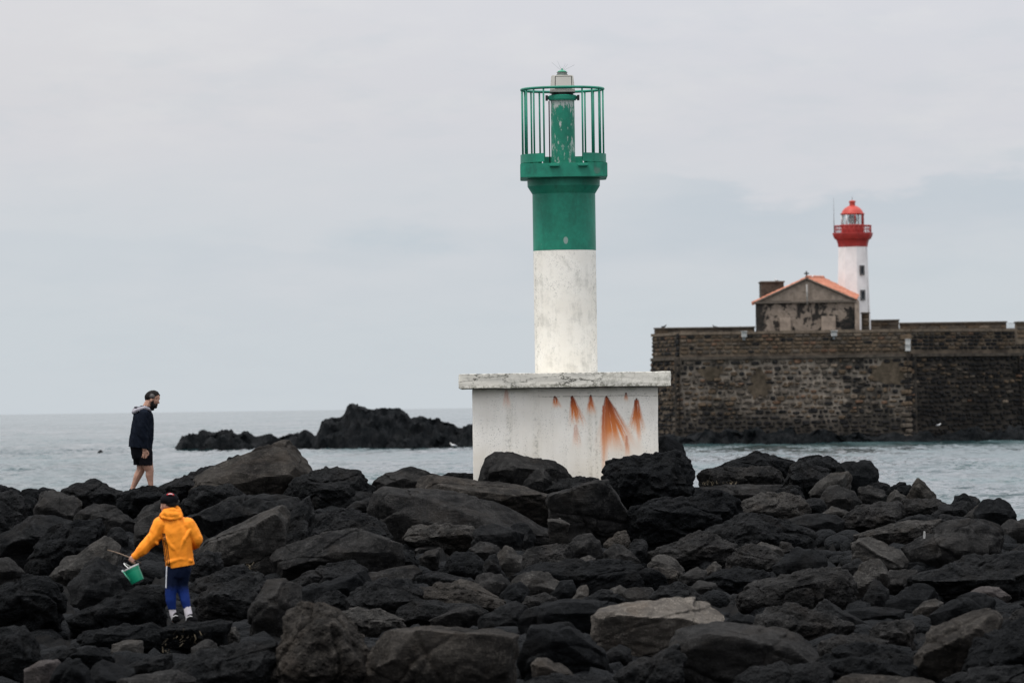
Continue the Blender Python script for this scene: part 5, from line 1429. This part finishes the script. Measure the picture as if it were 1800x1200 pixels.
# --- man walking on the skyline, seen from his right side, head bowed
f = Fig(190, 670, 6.0, 86.6, 380, 1165)
man = empty('person', f.o, 'person in navy jacket and black shorts walking with bowed head on the skyline rocks', 'person')
hand = lambda f, x, y, w, sg: [f.ell(x, y, w, 25, 36, 14)] + [
    f.chain((x + dx, y + 22, w + dw, 6.2), (x + dx * 1.2 + 2, y + 22 + l * .5, w + dw * 1.2, 5.6), (x + dx * 1.2 - 4, y + 22 + l, w + dw, 5)) for dx, dw, l in ((-21, 2, 34), (-8, 5, 42), (6, 5, 44), (18, 2, 38))] + [
    f.chain((x + 24, y - 10, w - 4, 11), (x + 38, y + 14, w - 6, 9), (x + 36, y + 34, w - 6, 7.5))]
sk = [f.chain((365, 740, 0, 95), (370, 560, 0, 98), (372, 420, 0, 98), (378, 350, 0, 78), dep=1.1),
      f.chain((388, 330, 0, 52), (410, 270, 0, 47), (445, 200, 0, 46)),
      f.ell(465, 165, 0, 72, 64, 56, -0.35), f.ell(492, 205, 0, 42, 52, 46, 0.5), f.chain((470, 235, 0, 40), (490, 262, 0, 26)),
      f.chain((520, 160, 0, 26), (528, 180, 0, 20)), f.chain((522, 196, 0, 9), (533, 226, 0, 11)), f.chain((512, 246, 0, 14), (505, 262, 0, 14)),
      f.ell(462, 198, 54, 13, 22, 8, 0.2), f.ell(462, 198, -54, 13, 22, 8, 0.2),
      f.chain((385, 360, 105, 46), (375, 520, 128, 38), (390, 690, 124, 25), (395, 715, 124, 24)), f.chain((385, 360, -105, 46), (390, 520, -128, 38), (400, 680, -124, 25)),
      f.chain((395, 770, 52, 76), (428, 900, 52, 54), (443, 935, 52, 44), (440, 985, 50, 43), (448, 1040, 50, 33), (456, 1100, 50, 26), (460, 1130, 50, 28)),
      f.chain((458, 1135, 50, 26), (510, 1150, 55, 18)),
      f.chain((355, 770, -52, 76), (350, 890, -52, 54), (342, 935, -52, 45), (308, 1000, -50, 43), (288, 1050, -50, 34), (262, 1110, -50, 26), (252, 1140, -50, 27)),
      f.chain((250, 1145, -50, 24), (300, 1158, -52, 17))]
sk += hand(f, 396, 742, 124, 1) + hand(f, 402, 724, -124, 1)
blob('body', sk, SKIN, man, 0.005, 2)
NAVY = cloth('navy jacket cloth', (0.0065, 0.009, 0.015), 0.25)
blob('jacket', [f.chain((340, 720, 0, 126), (350, 610, 0, 128), (362, 500, 0, 122), (370, 400, 0, 112), (378, 335, 0, 72), dep=1.12),
                f.chain((380, 345, 80, 56), (385, 345, -80, 56)),
                f.chain((384, 350, 100, 58), (372, 470, 128, 56), (376, 560, 132, 50), (392, 690, 126, 40), (396, 720, 126, 38)),
                f.chain((386, 350, -100, 58), (390, 520, -130, 52), (400, 690, -126, 40)),
                f.chain((400, 310, 0, 55), (410, 285, 0, 50))],
     NAVY, man, 0.009, 5, [(f(350, 700, 0), (CU * -1 + CR * -0.10).normalized())], 0.007, 8)
BLKC = cloth('black shorts cloth', (0.006, 0.006, 0.008), 0.2)
blob('shorts', [f.chain((350, 690, 0, 118), (352, 760, 0, 112), dep=1.05), f.chain((392, 750, 50, 82), (410, 910, 54, 66)), f.chain((346, 750, -50, 88), (338, 905, -54, 72))],
     BLKC, man, 0.009, 5, [(f(350, 882, 0), (CU * -1).normalized())], 0.005, 8)
HOODG = cloth('grey hood cloth', (0.32, 0.31, 0.34), 0.12)
blob('hood', [f.chain((272, 325, 0, 24), (288, 318, 52, 22), (330, 296, 84, 22), (390, 278, 80, 20), (432, 290, 62, 15), (446, 308, 40, 10)),
              f.chain((272, 325, 0, 24), (288, 318, -52, 22), (330, 296, -84, 22), (390, 278, -80, 20), (432, 290, -62, 15)),
              f.chain((290, 300, 0, 22), (300, 300, 40, 20), (345, 280, 62, 18)), f.chain((276, 296, 0, 17), (298, 268, 0, 12))], HOODG, man, 0.007, 3, (), 0.004, 12)
blob('hood_lining', [f.chain((287, 280, 0, 16), (300, 285, 45, 12), (322, 276, 70, 10)), f.chain((330, 282, 77, 14), (356, 266, 72, 12), (384, 262, 66, 9))], NAVY, man, 0.006, 2)
HAIR = plain('dark hair', (0.017, 0.0155, 0.015), 0.8, 0.08, 0.4, 30, 0.6, 90)
HAIRG = plain('greying hair', (0.095, 0.089, 0.085), 0.8, 0.2, 0.4, 30, 0.6, 90)
blob('hair', [f.ell(459, 153, 0, 76, 54, 60, -0.40), f.chain((416, 160, 0, 30), (412, 192, 0, 20)), f.chain((502, 124, 0, 24), (535, 148, 0, 12)), f.chain((470, 118, 0, 18), (518, 122, 0, 14))], HAIR, man, 0.006, 3, (), 0.004, 40)
blob('temple_hair', [f.ell(466, 156, 44, 33, 30, 22, 0.1), f.ell(466, 156, -44, 33, 30, 22, 0.1)], HAIRG, man, 0.006, 2, (), 0.003, 40)
blob('beard', [f.chain((470, 214, 44, 14), (465, 245, 34, 18), (470, 272, 12, 20), (472, 288, 0, 14)), f.chain((470, 214, -44, 14), (462, 245, -34, 22), (466, 275, -12, 24), (470, 292, 0, 17)),
               f.chain((485, 252, 30, 18), (500, 268, 0, 18), (485, 252, -30, 18)), f.chain((514, 242, 14, 8), (514, 242, -14, 8))], HAIR, man, 0.005, 2, (), 0.003, 40)
for s_ in (1, -1): blob('eyebrow', [f.chain((528, 178, s_ * 14, 6), (512, 184, s_ * 36, 5))], HAIR, man, 0.004, 1)
SHO = cloth('dark shoe', (0.012, 0.012, 0.013), 0.2)
blob('shoe', [f.chain((452, 1150, 50, 30), (525, 1160, 56, 24))], SHO, man, 0.007, 2)
blob('shoe', [f.chain((246, 1152, -50, 30), (312, 1165, -52, 24))], SHO, man, 0.007, 2)

# --- person in orange stepping over the rocks, seen from behind
g = Fig(190, 850, 4.615, 60.6, 575, 1135)
per = empty('person', g.o, 'person in orange hooded jacket and blue leggings carrying a green bucket over rocks', 'person')
DEPT = 0.74
body2 = [g.chain((570, 690, 0, 92), (565, 560, 0, 92), (548, 420, 0, 106), (532, 325, 0, 92), dep=DEPT),
         g.chain((525, 300, 0, 46), (508, 235, -4, 43), (498, 190, -8, 42)),
         g.ell(494, 158, -8, 62, 70, 68), g.chain((470, 190, -22, 44), (456, 214, -28, 26)), g.chain((434, 178, -34, 8), (428, 196, -36, 9)), g.chain((442, 165, -30, 16), (440, 175, -30, 12)), g.chain((440, 208, -34, 9), (438, 216, -34, 9)),
         g.ell(464, 182, 38, 11, 21, 10), 
         g.chain((425, 325, 0, 46), (345, 455, 10, 36), (215, 590, 25, 24), (200, 602, 28, 24)),
         g.chain((645, 330, 0, 46), (728, 452, -10, 38), (690, 505, -75, 26), (670, 520, -110, 24)),
         g.chain((528, 700, 0, 66), (516, 830, 6, 46), (508, 895, 12, 37), (510, 950, 14, 33), (523, 1020, 8, 22), (535, 1060, 6, 25), (545, 1085, 0, 25)),
         g.chain((608, 700, 0, 66), (596, 818, -24, 44), (610, 883, -14, 36), (626, 945, 4, 31), (646, 1010, 12, 22), (655, 1060, 14, 26)),
         g.chain((548, 1100, 4, 24), (530, 1110, -60, 20)), g.chain((655, 1085, 14, 24), (690, 1110, -50, 20))]
# left hand closed round the stick and the bucket's handle
body2 += [g.ell(197, 606, 28, 24, 27, 20)] + [g.chain((186 + 9 * k, 596 + 7 * k, 46, 8.5), (176 + 9 * k, 612 + 7 * k, 50, 8), (184 + 9 * k, 628 + 5 * k, 34, 7), (196 + 8 * k, 628 + 4 * k, 18, 6.5)) for k in range(4)] + [g.chain((212, 592, 14, 9), (196, 612, 4, 8), (188, 626, 10, 7))]
body2 += [g.ell(662, 524, -120, 22, 20, 26)] + [g.chain((650 + 7 * k, 530, -138, 8), (646 + 7 * k, 548, -146, 7), (652 + 7 * k, 556, -132, 6)) for k in range(4)] + [g.chain((676, 520, -128, 8), (684, 540, -138, 7))]
blob('body', body2, SKIN2, per, 0.0065, 3)
def mat_orange():
    m, nt, b, oc = newmat('orange shell jacket'); setb(b, 0.6, 0.15)
    x, y, z = xyz(nt, oc)
    n = noise(nt, oc, 5, 4, 0.6); dv = comb(nt, x * 2.4 + z * 2.0, y * 3.0, z * 4.6 - x * 3.0)
    w = noise(nt, dv, 1.0, 2, 0.5) + noise(nt, dv, 2.2, 2, 0.5) * 0.35
    col = mixc(nt, n.ss(0.3, 0.7), (0.84, 0.245, 0.016), (0.93, 0.300, 0.022))
    # three dark stripes printed down the left flank
    def X(px, py): return g(px, py).x
    def Z(px, py): return g(px, py).z
    for pts in (((446, 400), (459, 520), (483, 690)), ((455, 400), (474, 520), (494, 690)), ((463, 400), (488, 520), (508, 690))):
        for (a, c) in zip(pts, pts[1:]):
            za, zc = Z(*a), Z(*c); t = (za - z) / (za - zc)
            xl = t * (X(*c) - X(*a)) + X(*a)
            st = (x - xl).ab().ss(0.0068, 0.0048) * t.ss(-0.01, 0.0) * (1.0 - t).ss(-0.01, 0.0) * y.ss(0.10, 0.05)
            col = mixc(nt, st, col, (0.012, 0.010, 0.010))
    nt.links.new(col, b.inputs['Base Color'])
    nt.links.new(bump(nt, w, 0.8, 0.024), b.inputs['Normal'])
    return m
OR = mat_orange()
hem = (g(468, 690), (CU * -1 + CR * 0.165).normalized())
blob('jacket', [g.chain((587, 680, 0, 114), (578, 600, 0, 116), (566, 500, 0, 120), (552, 400, 0, 122), (535, 335, 0, 104), (520, 285, 0, 62), dep=DEPT),
                g.chain((430, 330, 0, 56), (640, 335, 0, 56)),
                g.chain((428, 328, 0, 62), (385, 420, 4, 56), (345, 462, 10, 52), (280, 535, 18, 43), (222, 586, 25, 33)),
                g.chain((645, 335, 0, 60), (690, 400, -4, 54), (722, 452, -10, 48), (700, 488, -60, 42), (680, 510, -100, 33)),
                # gathered folds of the shell across the back, at the elbow and above the hem
                g.chain((468, 440, 67, 15), (535, 520, 75, 13), (590, 556, 73, 9)), g.chain((668, 372, 49, 13), (622, 450, 74, 13), (575, 570, 75, 9)),
                g.chain((490, 636, 63, 15), (590, 606, 75, 15), (676, 622, 47, 13)), g.chain((575, 400, 75, 11), (540, 470, 79, 10)),
                g.chain((338, 425, 37, 17), (398, 482, 39, 14)), g.chain((372, 398, 39, 14), (420, 440, 35, 12)), g.chain((690, 398, 35, 15), (744, 430, 17, 13)), g.chain((262, 520, 43, 12), (300, 560, 41, 11))],
     OR, per, 0.008, 7, [hem], 0.0075, 4.2)
blob('hood', [g.ell(514, 248, 44, 78, 36, 40, 0.08), g.chain((436, 256, 36, 20), (462, 222, 20, 22), (486, 200, 0, 18)), g.chain((590, 256, 30, 20), (574, 214, 10, 22), (545, 192, 0, 18)), g.chain((450, 270, 58, 15), (520, 284, 74, 14), (588, 268, 52, 15)), g.chain((470, 225, 40, 22), (530, 215, 46, 26), (560, 225, 36, 20))],
     OR, per, 0.008, 3, (), 0.006, 9)
HAIR2 = HAIR
blob('hair', [g.ell(506, 160, 6, 54, 40, 62), g.chain((520, 150, 30, 34), (520, 188, 30, 22)), g.chain((480, 165, 44, 14), (476, 178, 44, 8))], HAIR2, per, 0.006, 2)
CAP = cloth('black cap cloth', (0.008, 0.008, 0.010), 0.2)
blob('cap', [g.ell(497, 128, -4, 76, 56, 78, -0.1), g.chain((500, 140, 40, 36), (525, 148, 30, 30)), g.chain((452, 146, -50, 14), (425, 158, -110, 8), dep=2.2)], CAP, per, 0.006, 3, [(g(497, 158), (CU * -1 + CR * 0.10).normalized())])
# badge on top of the cap: white lettering bar on a red patch
RED = plain('red patch', (0.55, 0.02, 0.03), 0.6, var=0.05); WHP = plain('white patch', (0.75, 0.72, 0.72), 0.6, var=0.05)
badge = blob('badge', [g.chain((486, 86, 56, 8), (508, 80, 56, 9), (532, 88, 54, 8))], RED, per, 0.004, 1)
blob('badge_print', [g.chain((494, 82, 64, 4), (510, 80, 64, 4), (526, 83, 62, 4))], WHP, badge, 0.003, 1)
def mat_legging():
    m, nt, b, oc = newmat('leggings'); setb(b, 0.7, 0.08)
    x, y, z = xyz(nt, oc)
    n = noise(nt, oc, 12, 3); k = (z + (n - 0.5) * 0.05)
    ck = nt.nodes.new('ShaderNodeTexChecker'); ck.inputs['Scale'].default_value = 46; nt.links.new(oc, ck.inputs['Vector'])
    kk = k.ss(g(0, 880).z, g(0, 820).z)
    col = mixc(nt, kk, (0.009, 0.026, 0.135), (0.004, 0.008, 0.024))
    chk = E(nt, ck.outputs['Fac']) * k.ss(g(0, 905).z, g(0, 860).z) * k.ss(g(0, 780).z, g(0, 830).z)
    col = mixc(nt, chk * 0.5, col, (0.005, 0.010, 0.035))
    xl = (z - g(468, 850).z) / (g(474, 690).z - g(468, 850).z) * (g(474, 690).x - g(468, 850).x) + g(468, 850).x
    st = (x - xl - 0.004).ab().ss(0.0080, 0.0060) * z.ss(g(0, 852).z, g(0, 846).z)
    col = mixc(nt, st, col, (0.62, 0.64, 0.68))
    nt.links.new(col, b.inputs['Base Color']); return m
LG = mat_legging()
blob('leggings', [g.chain((568, 660, 0, 96), (570, 710, 0, 94), dep=0.85), g.chain((530, 690, 0, 70), (518, 830, 6, 56), (508, 890, 12, 46), (510, 945, 14, 43), (523, 1030, 8, 28)),
                  g.chain((606, 690, 0, 72), (596, 815, -24, 54), (610, 880, -14, 46), (626, 945, 4, 40), (646, 1020, 12, 28))], LG, per, 0.008, 3,
     [(g(540, 1016), (CU * -1 + CR * 0.0).normalized())], 0.002, 14)
SOCK = cloth('white sock', (0.60, 0.57, 0.60), 0.15)
blob('sock', [g.chain((520, 1012, 8, 29), (530, 1060, 6, 29), (540, 1085, 4, 29))], SOCK, per, 0.006, 2)
blob('sock', [g.chain((642, 1000, 12, 31), (652, 1050, 14, 33), (658, 1080, 14, 31))], SOCK, per, 0.006, 2)
SHB = cloth('black shoe', (0.008, 0.008, 0.009), 0.2); WL = plain('white trim', (0.6, 0.6, 0.6), 0.6)
def shoe(x, y, w, dx, dw):
    s_ = blob('shoe', [g.chain((x, y - 26, w + 8, 30), (x, y, w + 8, 32), dep=1.1), g.chain((x, y, w, 32), (x + dx * .5, y + 6, w + dw * .5, 32), (x + dx, y + 12, w + dw, 27)), ], SHB, per, 0.006, 2, [(g(x, y + 34), (CU * -1).normalized())])
    blob('sole', [g.chain((x, y + 34, w + 2, 9), (x + dx * .5, y + 35, w + dw * .5, 9), (x + dx, y + 36, w + dw, 8), dep=2.6)], WL if dx > 30 else SHB, s_, 0.005, 1)
    blob('trim', [g.chain((x - 28, y + 8, w + 22, 5), (x - 20, y - 16, w + 34, 5), (x + 4, y - 28, w + 40, 5), (x + 22, y - 24, w + 34, 4))], WL, s_, 0.004, 1)
shoe(546, 1092, 2, -10, -95); shoe(662, 1096, 10, 34, -85)

# --- bucket and stick, held in the left hand
bu = empty('bucket', g.o, 'green plastic bucket with white rim hanging tilted from the hand of the orange jacket', 'bucket')
GRB = plain('green bucket plastic', (0.006, 0.235, 0.125), 0.4, 0.4, 0.08, 4); WRB = plain('white rim plastic', (0.66, 0.66, 0.63), 0.5, 0.3, 0.08)
top = (g(118, 700, 20) + g(252, 655, 20)) / 2; bot = (g(195, 818, 20) + g(290, 766, 20)) / 2
ax = (top - bot); Lb = ax.length; ax.normalize()
ax = (ax + F0 * 0.06).normalized()
q = ax.to_track_quat('Z', 'Y').to_matrix().to_4x4(); q.translation = bot
rt = (g(252, 655) - g(118, 700)).length / 2 * 0.97; rb = (g(290, 766) - g(195, 818)).length / 2
def bkt(name, prof, mat, seg=40):
    bm = bmesh.new(); bm_lathe(bm, prof, seg, caps=False); bm.transform(q); fixn(bm)
    o = from_bm(name, bm, mat, bu, smooth=True); o.data.set_sharp_from_angle(angle=R(35)); return o
bkt('pail', [(0.001, 0.0), (rb, 0.0), (rb + .003, 0.006), (rt * 0.93, Lb * 0.80), (rt * 0.97, Lb * 0.81), (rt * .985, Lb * 0.93), (rt * 0.955, Lb * 0.93), (rt * 0.92, Lb * .8), (rb - 0.006, 0.012), (0.001, 0.010)], GRB)
bkt('rim', [(rt * 0.955, Lb * 0.932), (rt * 1.01, Lb * 0.932), (rt * 1.04, Lb * 0.96), (rt * 1.03, Lb * 1.03), (rt * 0.97, Lb * 1.03), (rt * 0.955, Lb * 0.99), (rt * 0.955, Lb * 0.932)], WRB)
hpts = []
for k in range(13):
    a = math.pi * k / 12
    hpts.append(q @ Vector((0.25 * math.cos(a) * rt * 0 + math.cos(a) * rt * 0.99, -0.05 * math.sin(a), Lb * 0.90 + math.sin(a) * Lb * 0.52)))
tube('handle', hpts, 0.006, WRB, bu, 8)
bm = bmesh.new(); bm_tube(bm, [q @ Vector((rt * 0.45, -rt * 0.92, Lb * 1.0)), q @ Vector((rt * 0.62, -rt * 0.80, Lb * 0.6)), q @ Vector((rt * 0.72, -rt * 0.62, Lb * 0.25))], 0.007, 8); fixn(bm)
from_bm('strap', bm, plain('light green strap', (0.10, 0.42, 0.27), 0.5), bu, smooth=True)
bm = bmesh.new(); bm_tube(bm, [q @ Vector((rt * 0.28, -rt * 1.0, Lb * 0.86)), q @ Vector((rt * 0.28, -rt * 1.02, Lb * 1.10))], 0.013, 8); fixn(bm)
from_bm('lug', bm, plain('grey lug', (0.35, 0.38, 0.38), 0.5), bu, smooth=True)
st = empty('stick', g.o, 'thin pale stick held in the left hand above the green bucket', 'stick')
sp = [g(0, 532, 60), g(70, 553, 54), g(150, 583, 46), g(200, 606, 40), g(270, 641, 30)]
tube('shaft', sp[:4], [0.004, 0.0055, 0.0065, 0.007], plain('pale wood', (0.30, 0.22, 0.16), 0.8), st, 7)
tube('grip', [sp[3] + (sp[4] - sp[3]) * 0.02, sp[4]], 0.009, plain('dark wood', (0.11, 0.08, 0.06), 0.8), st, 7)
# ------------------------------------------------------------------ dry grass in the rocks and a scrap of white
def mat_grass():
    m, nt, b, oc = newmat('dry grass'); setb(b, 0.9, 0.2)
    n = noise(nt, oc, 9, 2)
    nt.links.new(mixc(nt, n.ss(0.3, 0.7), (0.035, 0.029, 0.018), (0.085, 0.068, 0.042)), b.inputs['Base Color']); return m
DRY = mat_grass()
rgx = random.Random(5)
bm = bmesh.new()
for (px, py, sx, sy, n_, yb) in ((322, 1122, 30, 12, 16, 1142), (292, 1146, 12, 9, 8, 1150), (440, 996, 8, 4, 16, 1012), (1245, 851, 14, 4, 24, 856), (1285, 850, 10, 3, 16, 856)):
    d = dmap(yb) - 0.75; s = FPX / d
    for k in range(n_):
        c = P(px + rgx.gauss(0, sx * .5), py + rgx.gauss(0, sy * .5), d + rgx.uniform(-.25, .25))
        a = rgx.uniform(0, 6.28); L = rgx.uniform(0.05, 0.13); w = 0.005
        t = Vector((math.cos(a), math.sin(a), rgx.uniform(0.2, 1.2))).normalized() * L
        sd_ = Vector((-math.sin(a), math.cos(a), 0)) * w
        m1 = c + t * 0.6 + Vector((0, 0, 0.01)); e_ = c + t + Vector((0, 0, -0.02))
        v = [bm.verts.new(q_) for q_ in (c - sd_, c + sd_, m1 + sd_ * .8, m1 - sd_ * .8, e_)]
        bm.faces.new(v[:4]); bm.faces.new((v[3], v[2], v[4]))
o = from_bm('dry_grass', bm, DRY); tag(o, 'tufts of dry tan grass growing between the dark rocks', 'grass', kind='stuff')
d = dmap(985) - 1.35; s = FPX / d
sc = empty('litter', P(1625, 946, d), 'small upright white scrap on the large brown mound near the right edge', 'litter')
bm = bmesh.new()
L = [(-.013, 0, 0), (.011, .004, 0), (.017, .0, .04), (.014, -.004, .10), (-.008, 0, .105), (-.016, .004, .05)]
f_ = [bm.verts.new(v) for v in L]; b_ = [bm.verts.new((x, y + .012, z)) for x, y, z in L]
bm.faces.new(f_); bm.faces.new(list(reversed(b_)))
for i in range(6): bm.faces.new((f_[i], f_[(i + 1) % 6], b_[(i + 1) % 6], b_[i]))
fixn(bm); from_bm('scrap', bm, plain('white plastic', (0.34, 0.34, 0.33), 0.8, bumps=0.4), sc)

# ------------------------------------------------------------------ keep the boulders the view can meet; describe each
bpy.context.view_layer.update()
dg = bpy.context.evaluated_depsgraph_get()
seen = {}; pos = {}
for iy in range(765, 1200, 4):
    for ix in range(1, 1800, 4):
        dirv = (F0 + CR * ((ix - 900) / FPX) + CU * ((600 - iy) / FPX)).normalized()
        hit, loc, nor, fi, ob, mt = S.ray_cast(dg, EYE + dirv * 20, dirv, distance=140)
        if hit and ob.name.startswith('boulder'):
            seen[ob.name] = seen.get(ob.name, 0) + 1
            q_ = pos.setdefault(ob.name, [0, 0]); q_[0] += ix; q_[1] += iy
keep = []
for r_ in BOULD:
    o = r_[0]; n_ = seen.get(o.name, 0)
    if n_ < 3:
        me = o.data; bpy.data.objects.remove(o); bpy.data.meshes.remove(me)
    else:
        keep.append(r_ + [n_, pos[o.name][0] / n_, pos[o.name][1] / n_])
TW = {'k': 'black', 'd': 'dark grey', 'm': 'grey-brown', 'b': 'brown', 'l': 'pale grey', 'L': 'tan', 'p': 'pinkish', 't': 'tan'}
marks = [(k[8], k[9], k[6]) for k in keep if k[6]]
marks += [(992, 760, 'the white pedestal'), (317, 950, 'the orange jacket'), (235, 1008, 'the green bucket'), (320, 1080, 'the blue leggings')]
used = set()
def reldir(x, y, mx_, my_):
    dx_, dy_ = x - mx_, y - my_
    if abs(dx_) > 2.2 * abs(dy_): return 'right of' if dx_ > 0 else 'left of'
    if abs(dy_) > 1.6 * abs(dx_): return 'below' if dy_ > 0 else 'above'
    return ('lower right of' if dx_ > 0 else 'lower left of') if dy_ > 0 else ('upper right of' if dx_ > 0 else 'upper left of')
for k in keep:
    if k[5]: used.add(k[5])
for k in sorted(keep, key=lambda k: -k[7]):
    o, bx_, tn, pit, yb, lab, nick, n_, x, y = k
    if not lab:
        w, h = bx_[2] - bx_[0], bx_[3] - bx_[1]
        size = 'tiny' if n_ < 14 else 'small' if n_ < 70 else 'medium' if n_ < 220 else 'large'
        shape = ('slab' if w > 2.3 * h else 'rock') if n_ < 220 else ('slab' if w > 2.6 * h else 'boulder')
        tex = 'pitted' if pit else 'smooth'
        near = sorted(((abs(x - m_[0]) ** 2 + (1.4 * (y - m_[1])) ** 2), m_) for m_ in marks if m_[2] != nick)
        opts = [f'{size} {tex} {TW[tn]} {shape} just {reldir(x, y, m_[0], m_[1])} {m_[2]}' for _, m_ in near[:2]]
        opts += [f'{size} {TW[tn]} {shape} between {a_[1][2]} and {b2_[1][2]}' for a_, b2_ in ((near[0], near[1]), (near[0], near[2]), (near[1], near[2]), (near[0], near[3]), (near[1], near[3]), (near[0], near[4]))]
        opts += [f'{size} {tex} {TW[tn]} {shape} further {reldir(x, y, m_[0], m_[1])} {m_[2]}' for _, m_ in near[2:8]]
        lab = next((t_ for t_ in opts if t_ not in used and len(t_.split()) <= 16), opts[0])
        used.add(lab)
    tag(o, lab, 'boulder', 'boulders of the breakwater')
print('boulders kept', len(keep), 'of', len(BOULD), 'hand', sum(1 for k in keep if BOULD.index(k[:7]) < N_HAND))
